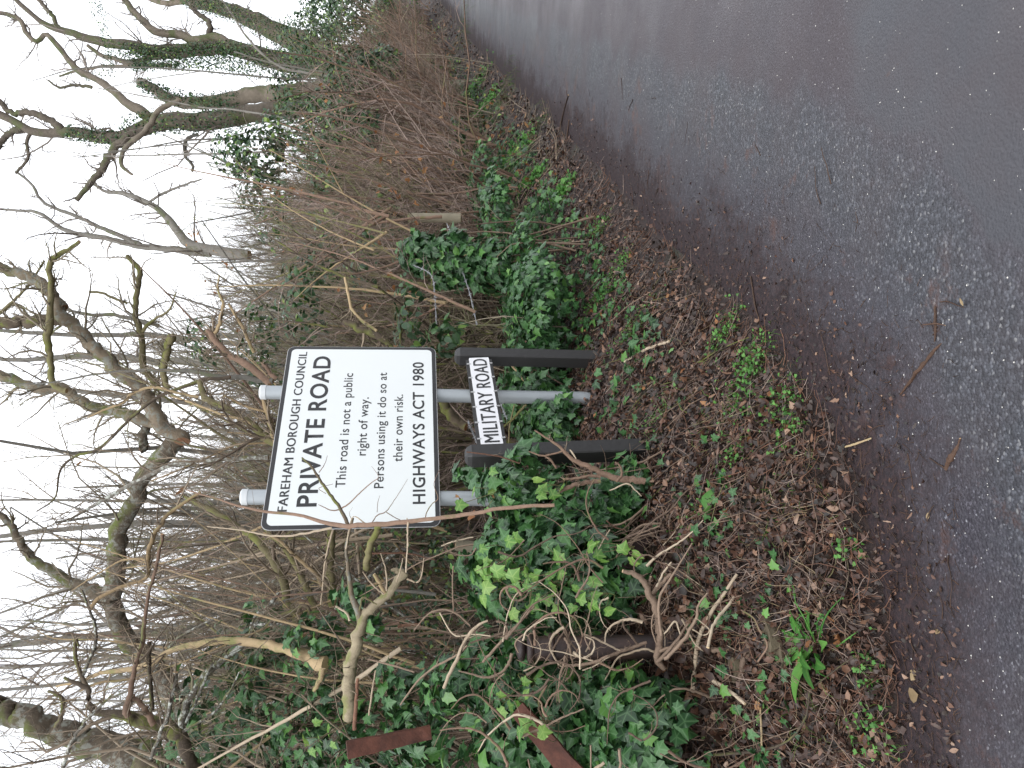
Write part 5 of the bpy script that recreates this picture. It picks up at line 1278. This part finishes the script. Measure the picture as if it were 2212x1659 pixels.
# ------------------------------------------------------------------ ground litter
def sample_ground(n, dlo, dhi, zone, power=1.6):
    """random ground points, denser near the camera; zone = (view y range, distance range)"""
    xs = []; ys = []
    while sum(map(len, xs)) < n:
        D = zone[1][0] * (zone[1][1] / zone[1][0]) ** rng.random(n * 3)
        qy = rng.uniform(*zone[0], n * 3)
        x = (829.5 - qy) / F * D; y = D * math.cos(PITCH)
        d = edist(x, y); k = (d > dlo) & (d < dhi)
        xs.append(x[k]); ys.append(y[k])
    return np.concatenate(xs)[:n], np.concatenate(ys)[:n]
def ground_normal(x, y):
    e = .03; z0 = zsurf(x, y); return nrm(np.column_stack([-(zsurf(x + e, y) - z0) / e, -(zsurf(x, y + e) - z0) / e, np.ones(len(x))]))
def litter(n, dlo, dhi, zone, size, mat, name, tilt=.45, thin=None, lift=(.004, .03)):
    x, y = sample_ground(n, dlo, dhi, zone)
    if thin is not None:
        d = edist(x, y); k = rng.random(n) < np.clip((d + thin[0]) / thin[1], 0, 1); x, y = x[k], y[k]
    p = np.column_stack([x, y, zsurf(x, y) + rng.uniform(*lift, len(x))]); nor = nrm(ground_normal(x, y) + rng.normal(size=(len(x), 3)) * tilt)
    tip = rng.normal(size=(len(x), 3)); sz = rng.uniform(*size, len(x)) * (1 + .25 * np.clip((y - 6) / 6, 0, 2))
    mb = MB(); ch = rng.integers(0, 3, len(x))
    for q in range(3):
        k = ch == q; leaves(mb, p[k], nor[k], tip[k], sz[k], DEAD[q], rng.random(k.sum()) ** 1.25 * .97, .5)
    return tag(mb.build(name, M[mat]), kind='stuff')
ZN = ((-60, 1720), (2.1, 9)); ZF = ((-60, 900), (8, 45))
litter(38000, .0, 3.2, ZN, (.014, .040), 'litter', 'leaf_litter', thin=(.05, .35))
litter(12000, .0, 5, ZF, (.03, .055), 'litter', 'leaf_litter')
litter(4800, -.42, .25, ZN, (.008, .022), 'litter', 'leaf_litter', .2, (.45, .6), (.001, .008))
litter(330, .1, 2.5, ZN, (.022, .042), 'russet', 'leaf_litter', .5)
litter(700, .2, 3, ZF, (.05, .08), 'russet', 'leaf_litter', .5)

def twig_litter(n, dlo, dhi, zone, lr, rad, mat, name='twig_litter', tilt=.2, lift=.012, curl=.25, thin=None):
    x, y = sample_ground(n, dlo, dhi, zone)
    if thin is not None:
        d = edist(x, y); k = rng.random(n) < np.clip((d + thin[0]) / thin[1], 0, 1); x, y = x[k], y[k]; n = len(x)
    a = rng.uniform(0, 6.28, n); L = rng.uniform(*lr, n) * (1 + .2 * np.clip((y - 5) / 5, 0, 2)); Pn = 5; pts = []
    cx, cy = x.copy(), y.copy(); h0 = rng.uniform(0, lift * 2, n); sl = rng.normal(size=n) * tilt
    for k in range(Pn):
        pts.append(np.column_stack([cx, cy, zsurf(cx, cy) + h0 + np.abs(sl) * L * k / (Pn - 1) * (rng.random(n) < .97)]))
        cx = cx + np.cos(a) * L / (Pn - 1); cy = cy + np.sin(a) * L / (Pn - 1); a = a + rng.normal(size=n) * curl
    R = rng.uniform(*rad, n)[:, None] * np.linspace(1, .5, Pn)[None] * (1 + .15 * np.clip((y - 5) / 5, 0, 2))[:, None]
    mb = MB(); tubes(mb, np.stack(pts, 1), R, 3)
    return tag(mb.build(name, M[mat]), kind='stuff')
twig_litter(2600, .05, 3, ZN, (.05, .2), (.0009, .0024), 'twig_red')
twig_litter(3600, .0, 3, ZN, (.04, .18), (.001, .003), 'deadwood')
twig_litter(1300, .1, 3, ZN, (.06, .25), (.0009, .0025), 'rootm', tilt=.35, curl=.45)
twig_litter(420, .15, 3, ZN, (.04, .13), (.001, .0025), 'pale', tilt=.2)
twig_litter(2600, -.45, .2, ZN, (.015, .07), (.0008, .002), 'wetbark', tilt=.02, lift=.003, thin=(.5, .9))
twig_litter(350, -.7, -.2, ZN, (.01, .05), (.0007, .0014), 'wetbark', tilt=.01, lift=.002)
twig_litter(3000, .1, 5, ZF, (.15, .5), (.002, .005), 'twig_brown', tilt=.3)
twig_litter(800, .6, 3.2, ((1150, 1720), (2.6, 4)), (.06, .22), (.001, .0028), 'rootm', tilt=.4, curl=.5)
litter(1500, .6, 3, ((1150, 1720), (2.6, 4)), (.03, .055), 'litter', 'leaf_litter', .6, lift=(.01, .05))
twig_litter(120, .1, 1.4, ZN, (.12, .32), (.002, .0042), 'dark', 'fallen_twigs', tilt=.15)
twig_litter(26, -.8, -.05, ZN, (.06, .2), (.0012, .003), 'wetbark', 'road_debris', tilt=.01, lift=.003)
twig_litter(600, .1, 2.2, ((-60, 1720), (2.3, 7)), (.04, .1), (.0009, .0016), 'straw', 'dry_straw', tilt=.5, curl=.5)

# grit and white chippings on the road
def road_pts(n, lo, hi, D=(1.7, 12), qy=(-60, 1700)):
    x, y = sample_ground(n, -hi, -lo, (qy, D)); return x, y
x, y = road_pts(420, .02, 3.5)
mb = MB()
oct_ = np.array([(1, 0, 0), (-1, 0, 0), (0, 1, 0), (0, -1, 0), (0, 0, .7), (0, 0, -.7)], float); of = np.array([(0, 2, 4), (2, 1, 4), (1, 3, 4), (3, 0, 4), (2, 0, 5), (1, 2, 5), (3, 1, 5), (0, 3, 5)])
def stones(mb, x, y, s):
    n = len(x); v = oct_[None] * (s[:, None, None]) * rng.uniform(.6, 1.3, (n, 6, 3)); a = rng.uniform(0, 6.28, n); c_, s_ = np.cos(a)[:, None], np.sin(a)[:, None]
    vx = v[..., 0] * c_ - v[..., 1] * s_; vy = v[..., 0] * s_ + v[..., 1] * c_
    w = np.stack([vx + x[:, None], vy + y[:, None], v[..., 2] + zsurf(x, y)[:, None] + s[:, None] * .25], -1)
    mb.add(w.reshape(-1, 3), [(of[None] + np.arange(n)[:, None, None] * 6).reshape(-1, 3)], np.repeat(rng.random(n), 6))
stones(mb, x, y, rng.uniform(.0012, .0034, len(x)))
tag(mb.build('road_grit', M['stone']), kind='stuff')
x, y = sample_ground(260, .0, .8, ZN); mb = MB(); stones(mb, x, y, rng.uniform(.0015, .003, len(x))); tag(mb.build('verge_grit', M['stone']), kind='stuff')

# ------------------------------------------------------------------ small plants
def weed_patch(label, x, y, sp, n, size, mat='weed', h=.05, tpl=None, cat='weeds', name='weed_patch'):
    g = G(x, y); root = empty(name, g, label, cat)
    xy = g[:2] + rng.normal(size=(n, 2)) * sp
    z = zsurf(xy[:, 0], xy[:, 1]); hh = rng.uniform(.01, h, n)
    p = np.column_stack([xy, z + hh])
    mb = MB(); leaves(mb, p, nrm(np.array([0, -.25, .9]) + rng.normal(size=(n, 3)) * .4), rng.normal(size=(n, 3)), rng.uniform(*size, n), tpl or (ROUND if n % 2 else IVY[1]), rng.random(n) * .99, .35)
    tag(mb.build('foliage', M[mat], root), kind='stuff')
    b0 = np.column_stack([xy + rng.normal(size=(n, 2)) * .012, z - .003])
    PLs = np.stack([b0, (b0 + p) / 2 + rng.normal(size=(n, 3)) * .004, p], 1); mb = MB(); tubes(mb, PLs, np.full((n, 3), .0009), 3)
    tag(mb.build('stem', M['grass'], root), kind='stuff')
weeds = [(1575, 715, (.07, .05), 90, 'bright chickweed patch nearest the road edge below the long pale stick'), (1630, 790, (.07, .06), 170, 'longest bright green chickweed mat at the mud edge'), (1700, 870, (.06, .05), 70, 'thin green seedlings at the mud edge below the long mat'),
         (1610, 880, (.06, .05), 50, 'scattered seedlings left of the green mat'), (1600, 980, (.05, .04), 55, 'round-leaved weed clump in front of the left black post'), (1720, 930, (.05, .04), 45, 'small chickweed tuft nearest the muddy tarmac'),
         (1370, 715, (.06, .05), 70, 'pale cleavers tuft right of the right black post foot'), (1400, 680, (.08, .06), 60, 'cleavers scattered behind the long pale stick'), (1305, 640, (.06, .06), 120, 'bright fine-leaved weed cushion by the dark ivy leaf'),
         (1345, 575, (.07, .07), 110, 'bright weed cushion behind a brown curled leaf'), (1300, 490, (.05, .08), 110, 'bright weed tuft halfway along the bank'), (1225, 410, (.06, .09), 90, 'green weed tuft farther along the verge'),
         (1160, 385, (.08, .1), 70, 'yellowish weed tuft above the road bend verge'), (1430, 900, (.08, .06), 90, 'cleavers in front of the ivy between the black posts'), (1500, 1170, (.05, .04), 22, 'few weed leaves left of the brown stems'),
         (1845, 1190, (.03, .03), 22, 'tiny weed with pale leaves in the mud left'), (1510, 1100, (.04, .03), 14, 'strap leaves on the litter bank'), (1900, 1590, (.06, .05), 50, 'small weed near the lower left corner'), (1890, 1450, (.04, .03), 34, 'small weed just beyond the broad-leaved dock'),
         (1120, 330, (.12, .2), 160, 'verge greens along the bank towards the bend'), (1050, 230, (.15, .3), 200, 'bright weeds on the verge below the hedge'), (1025, 190, (.2, .4), 160, 'grassy weeds farther up the verge'), (880, 40, (.8, 1.2), 200, 'green verge tuft by the far bend')]
for i, (x, y, sp, n, lab) in enumerate(weeds):
    far = y < 420
    weed_patch(lab, x, y, (sp[0] * 1.0, sp[1] * .9), int(n * (1.25 if not far else 2.2)), ((.009, .019) if not far else (.025, .05)) if 'cleavers' not in lab else (.006, .013), h=.05 if not far else .09)
def grass_tuft(label, x, y, sp, n, L):
    g = G(x, y); xy = g[:2] + rng.normal(size=(n, 2)) * sp; z = zsurf(xy[:, 0], xy[:, 1])
    a = rng.uniform(0, 6.28, n); l = rng.uniform(*L, n); dr = np.column_stack([np.cos(a) * .5, np.sin(a) * .5, np.ones(n)])
    p0 = np.column_stack([xy, z - .004]); p1 = p0 + dr * (l * .5)[:, None]; p2 = p1 + np.column_stack([np.cos(a), np.sin(a), rng.uniform(-.3, .6, n)]) * (l * .5)[:, None]
    mb = MB(); tubes(mb, np.stack([p0, p1, p2], 1), np.outer(rng.uniform(.0012, .0022, n), [1, .8, .2]), 3)
    tag(mb.build('grass_tuft', M['grass']), kind='stuff')
for x, y, sp, n, L, lab in ((1150, 300, (.2, .25), 260, (.05, .12), 'thin grass along the bank above the leaf litter'), (1080, 230, (.3, .4), 380, (.08, .16), 'grass on the verge below the clipped hedge'), (980, 120, (.7, 1.), 500, (.1, .25), 'grass on the verge towards the bend'),
                            (1760, 1560, (.1, .08), 40, (.05, .1), 'few grass blades above the lower left corner'), (1700, 1090, (.12, .1), 46, (.04, .09), 'yellowing grass blades on the litter bank'), (1560, 870, (.1, .08), 50, (.04, .08), 'sparse grass blades in the litter below the name plate')):
    grass_tuft(lab, x, y, sp, n, L)
# scattered ivy seedlings over the litter
def single_ivy(n, zone, dl, dh):
    x, y = sample_ground(n, dl, dh, zone)
    c = np.column_stack([x, y, zsurf(x, y) + rng.uniform(.02, .05, n)])
    c = np.repeat(c, 3, 0) + rng.normal(size=(n * 3, 3)) * [.035, .035, .008]; N = len(c)
    mb = MB(); leaves(mb, c, nrm(np.array([0, -.3, .9]) + rng.normal(size=(N, 3)) * .35), rng.normal(size=(N, 3)), rng.uniform(.02, .05, N), IVY[0], ivy_var(N, .06), .1)
    return tag(mb.build('creeping_ivy', M['ivy']), kind='stuff')
single_ivy(120, ((560, 1720), (2.5, 5)), .35, 2.2); single_ivy(110, ((300, 720), (4.5, 8)), .3, 2.6); single_ivy(60, ((1050, 1720), (2.4, 3.4)), .3, 1.6)

# dock plant beside the muddy edge
g = G(1760, 1390); dock = empty('dock_plant', g, 'broad-leaved dock and thistle rosette with long bright leaves at the mud edge', 'plant')
def blade_leaf(L, w, bendz, nseg=9, serr=0.):
    v = []; f_ = []
    for k in range(nseg + 1):
        t = k / nseg; ww = w * math.sin(math.pi * min(t * .9 + .06, 1)) ** .8 * (1 + serr * (1 if k % 2 else -1))
        z = bendz * (t - t * t * 1.5) * L; yy = t * L
        v += [(-ww, yy, z + .25 * ww), (0, yy, z), (ww, yy, z + .25 * ww)]
    for k in range(nseg):
        a_ = k * 3; f_ += [(a_, a_ + 1, a_ + 4, a_ + 3), (a_ + 1, a_ + 2, a_ + 5, a_ + 4)]
    return np.array(v), np.array(f_)
def add_blade(mb, p, ang, L, w, bz, el=.35, serr=0.):
    v, f_ = blade_leaf(L, w, bz, serr=serr); R_ = Matrix.Rotation(ang, 3, 'Z') @ Matrix.Rotation(el, 3, 'X')
    w_ = np.array([np.array(R_ @ Vector(q)) for q in v]) + p
    r = np.zeros(len(v)); r[1::3] = 1; mb.add(w_, [f_], rng.uniform(.05, .6), r)
gx0 = np.array(g)
for (x, y, ang, L, w) in ((1765, 1420, 1.5, .17, .030), (1765, 1408, 2.4, .14, .027), (1755, 1400, .8, .16, .024), (1750, 1385, .0, .14, .024), (1760, 1380, -.8, .12, .022), (1780, 1420, 3.2, .12, .026), (1750, 1400, 2.9, .13, .02), (1775, 1380, -1.6, .10, .018), (1790, 1400, -2.6, .09, .02), (1770, 1395, 1.2, .12, .02)):
    p = G(x, y) + [0, 0, .012]; mb = MB(); add_blade(mb, p, ang, L, w, .5, .6); mb.build('leaf', M['weed'], dock, True)
for (pts) in ([(1765, 1395, 3), (1740, 1340, 3), (1718, 1300, 2), (1715, 1270, 1)], [(1765, 1400, 3), (1780, 1340, 4), (1800, 1310, 3), (1820, 1290, 2)], [(1790, 1410, 4), (1830, 1380, 3), (1870, 1350, 2), (1885, 1320, 1)], [(1740, 1370, 3), (1720, 1340, 2), (1745, 1325, 2), (1770, 1330, 1)], [(1770, 1380, 4), (1765, 1345, 3), (1780, 1330, 2)], [(1750, 1420, 4), (1765, 1450, 3), (1790, 1465, 2)], [(1745, 1380, 3), (1705, 1372, 2), (1690, 1362, 2)]):
    g0 = G(*pts[0][:2]); dd = float((g0 - CAM) @ FW)
    L_ = np.array([P(a_, b_, dd - .1 * (i > 0)) for i, (a_, b_, _) in enumerate(pts)]); L_[0] = g0
    o, r = smooth_line(L_, [w_ / 2 / F * dd for *_, w_ in pts], 12); mb = MB(); tubes(mb, o, r, 5, np.array([.6])); mb.build('stalk', M['weed'], dock, True)
    n = 22; i = rng.integers(1, 12, n); mb = MB(); leaves(mb, o[i], rng.normal(size=(n, 3)), rng.normal(size=(n, 3)), rng.uniform(.006, .014, n), SMALL, rng.random(n) * .9, .1); tag(mb.build('spiny_leaf', M['weed'], dock), kind='stuff')

# ------------------------------------------------------------------ single fallen things one can point at
def lay_stick(label, c, pts, mat, lift=.02, name='fallen_stick', cat='stick', rough=.08):
    L_ = []; R_ = []
    for x, y, w in pts:
        q = Q(c, x, y); g0 = hit(q[0], q[1], lambda a_, b_: zsurf(a_, b_)); dd = float((g0 - CAM) @ FW); s = CROPS[c][2] if c != 'q' else .6777
        L_.append(g0 + [0, 0, lift]); R_.append(w / s * .6777 / 2 / F * dd)
    o, r = smooth_line(L_, R_, max(10, len(pts) * 3)); o = o + rng.normal(size=o.shape) * r[:, None] * .12
    mb = MB(); tubes(mb, o, r, 7, np.array([rng.random()]), True, rough)
    return tag(mb.build(name, M[mat], None, True), label, cat)
lay_stick('pale peeled stick lying on the bank right of the plate', 't1', [(1660, 425, 18), (1750, 375, 22), (1860, 310, 26), (1950, 280, 26), (2060, 240, 28)], 'pale')
lay_stick('short grey stick below the pale peeled stick', 't1', [(1640, 560, 14), (1720, 480, 16), (1790, 430, 14)], 'deadwood')
lay_stick('long shredded bark strip lying on the tarmac', 'r2', [(1400, 905, 10), (1480, 800, 24), (1560, 700, 26), (1620, 620, 18), (1670, 575, 6)], 'wetbark', .004, 'bark_strip', 'bark', .3)
lay_stick('dark bark chunk lying alone on the tarmac', 'r2', [(1690, 1370, 24), (1720, 1300, 38), (1760, 1240, 30), (1780, 1180, 12)], 'wetbark', .004, 'bark_strip', 'bark', .3)
lay_stick('upright rotten twig on the road by the gritty patch', 'r2', [(1620, 350, 14), (1622, 440, 22), (1625, 500, 20), (1618, 570, 8)], 'wetbark', .004)
lay_stick('cross twig lying over the rotten twig on the road', 'r2', [(1560, 465, 8), (1640, 458, 10), (1700, 468, 6)], 'wetbark', .012)
lay_stick('thin twig in the mud pointing at the road', 'r2', [(460, 160, 10), (475, 260, 12), (490, 360, 12), (510, 420, 8)], 'wetbark', .006)
lay_stick('longest pale stick at the mud edge under the seedlings', 'r2', [(890, 1245, 16), (950, 1268, 18), (1025, 1275, 12)], 'deadwood', .01)
lay_stick('tan forked stick beside a curled leaf at the mud edge', 'r2', [(1065, 1235, 12), (1130, 1215, 14), (1230, 1180, 10)], 'tan', .012)
lay_stick('thin bark stick crossing below the chickweed mat', 'r2', [(160, 700, 9), (320, 610, 10), (480, 545, 6)], 'dark', .03)
lay_stick('dark wet stick on the lower right of the mud far along', 'c6', [(1575, 860, 10), (1600, 740, 12), (1635, 610, 8)], 'wetbark', .006)
lay_stick('second dark wet stick lying across the road edge', 'c6', [(1610, 1050, 10), (1625, 900, 12), (1640, 770, 8)], 'wetbark', .006)
lay_stick('short black stick at the road edge farther along', 'c6', [(1335, 745, 10), (1350, 690, 11), (1362, 650, 8)], 'wetbark', .006)
lay_stick('long pale root lying over the litter at the left', 'r3', [(165, 1180, 26), (180, 1000, 26), (200, 850, 26), (270, 700, 24), (380, 540, 22), (440, 450, 18)], 'pale', .05)
lay_stick('tan cut stick in the leaf hollow', 'r3', [(240, 1075, 26), (330, 1135, 26), (420, 1195, 24), (495, 1260, 22)], 'pale', .05)
lay_stick('dark twig curving over the hollow to the mud', 'r3', [(300, 1570, 22), (560, 1550, 20), (760, 1490, 16), (880, 1330, 13), (900, 1180, 12), (1000, 1090, 10), (1180, 960, 6)], 'dark', .05)
lay_stick('purple-brown stem slanting across the leaf hollow', 'r3', [(590, 990, 12), (650, 890, 12), (600, 800, 12), (560, 720, 12), (480, 670, 8)], 'hazel', .06)
lay_stick('thin straight cane standing in the hollow', 'r3', [(600, 1560, 12), (595, 1420, 14), (590, 1290, 12)], 'straw', .05)
lay_stick('red-brown cane slanting in the lower left', 'r3', [(930, 1350, 6), (1040, 1480, 7), (1140, 1610, 7)], 'hazel', .04)
lay_stick('thick broken root in the leaf hollow', 'r3', [(430, 1110, 40), (450, 1000, 44), (490, 900, 40), (470, 860, 28)], 'rootm', .03)
lay_stick('thick pale root stub beside the broken slab', 'r3', [(250, 925, 32), (310, 920, 36), (370, 925, 26)], 'rootm', .04)
def lay_leaf(label, x, y, size, mat, tpl, name='fallen_leaf', lift=.01, v=.5, tipa=0., bend=.4):
    g0 = hit(x, y, lambda a_, b_: zsurf(a_, b_)); mb = MB(); n0 = ground_normal(g0[:1], g0[1:2])[0]
    leaves(mb, (g0 + [0, 0, lift])[None], nrm(n0 + rng.normal(size=3) * .2)[None], np.array([[math.cos(tipa), math.sin(tipa), 0]]), [size], tpl, np.array([v]), bend)
    me_o = mb.build(name, M[mat]); return tag(me_o, label, 'leaf')
lay_leaf('pale buff lobed leaf lying on the wet tarmac', 1975, 1470, .05, 'straw', DEAD[1], v=.35)
lay_leaf('pinkish buff leaf beside the pale lobed leaf on the tarmac', 1990, 1500, .045, 'straw', ROUND, v=.1, tipa=2)
lay_leaf('round pink-buff leaf near the edge of the mud', 2028, 1370, .03, 'straw', ROUND, v=.1)
lay_leaf('small yellow leaf on the gritty tarmac', 2088, 662, .022, 'straw', OVAL, v=.35)
lay_leaf('white-edged oval leaf on the tarmac by the mud', 2010, 1122, .02, 'straw', OVAL, v=.4)
lay_leaf('upright orange round leaf at the edge of the ivy carpet', 1226, 664, .045, 'russet', ROUND, lift=.04, v=.75)
lay_leaf('big brown curled oak leaf by the bright weed cushion', 1360, 600, .06, 'russet', DEAD[1], v=.2, lift=.02)
lay_leaf('brown leaf curled over the top of the chickweed mat', 1532, 705, .05, 'litter', DEAD[0], v=.8, lift=.02)
lay_leaf('mauve-brown dead leaf lying on the chickweed mat', 1590, 745, .05, 'litter', DEAD[1], v=.66, lift=.03)
lay_leaf('grey-green ivy leaf lying in the bright weeds', 1298, 650, .06, 'ivy', IVY[0][0:3], v=.6, lift=.03)
lay_leaf('large green strap leaf lying on the litter', 1540, 1103, .09, 'weed', OVAL, v=.05, lift=.03, tipa=-.5)
lay_leaf('tan maple leaf at the mud edge left of the bark', 1660, 1120, .05, 'litter', DEAD[1], v=.6)
lay_leaf('grey dead leaf at the lower mud edge', 1850, 1210, .04, 'litter', DEAD[0], v=.55)
# broken slab in the hollow
for lab, (x, y), s in (('broken buff stone slab half buried under roots by the dock plant', (1665, 1385), (.08, .035)), ('mossy lump of broken slab in the hollow', (1590, 1440), (.06, .03)), ('lower piece of the broken buff slab', (1690, 1420), (.05, .025))):
    g0 = G(x, y); mb = MB(); a_ = rng.uniform(0, 3)
    bs = [(-1, -.7), (-.2, -1), (.9, -.8), (1, .4), (.2, 1), (-.8, .7)]; top = [(g0[0] + s[0] * (cx * math.cos(a_) - cy * math.sin(a_)), g0[1] + s[0] * .7 * (cx * math.sin(a_) + cy * math.cos(a_)), g0[2] + s[1] * (.6 + .2 * rng.random())) for cx, cy in bs]
    bot = [(u[0] * 1.0, u[1] + .01, g0[2] - .06) for u in top]; v = np.array(top + bot + [np.mean(top, 0) + [0, 0, .008]]); k = 6
    mb.add(v, [np.array([(i + k, (i + 1) % k + k, (i + 1) % k, i) for i in range(k)]), np.array([(i, (i + 1) % k, 12) for i in range(k)])])
    tag(mb.build('broken_slab', M['slab'], None, False), lab, 'stone slab')
# russet dead leaves still hanging in the shrubs
mb = MB()
c = []
for (x, y, d_, n, s) in ((420, 512, 14, 14, .12), (500, 578, 14, 6, .1), (640, 420, 11, 30, .25), (600, 640, 10, 12, .4), (850, 365, 8.5, 14, .2), (880, 430, 8, 10, .3), (300, 990, 7, 8, .2), (800, 620, 7, 14, .3), (930, 330, 8, 8, .3), (730, 210, 12, 30, .25), (1040, 1060, 3.9, 8, .06), (960, 470, 7, 10, .3)):
    c.append(P(x, y, d_) + rng.normal(size=(n, 3)) * s)
c = np.vstack(c); n = len(c); leaves(mb, c, rng.normal(size=(n, 3)), rng.normal(size=(n, 3)), rng.uniform(.04, .07, n), DEAD[1], rng.random(n), .5)
tag(mb.build('hanging_dead_leaves', M['russet']), kind='stuff')
print('triangles', sum(len(o.data.loops) - 2 * len(o.data.polygons) for o in {o.data.name: o for o in bpy.data.objects if o.type == 'MESH'}.values()), 'objects', len(bpy.data.objects))
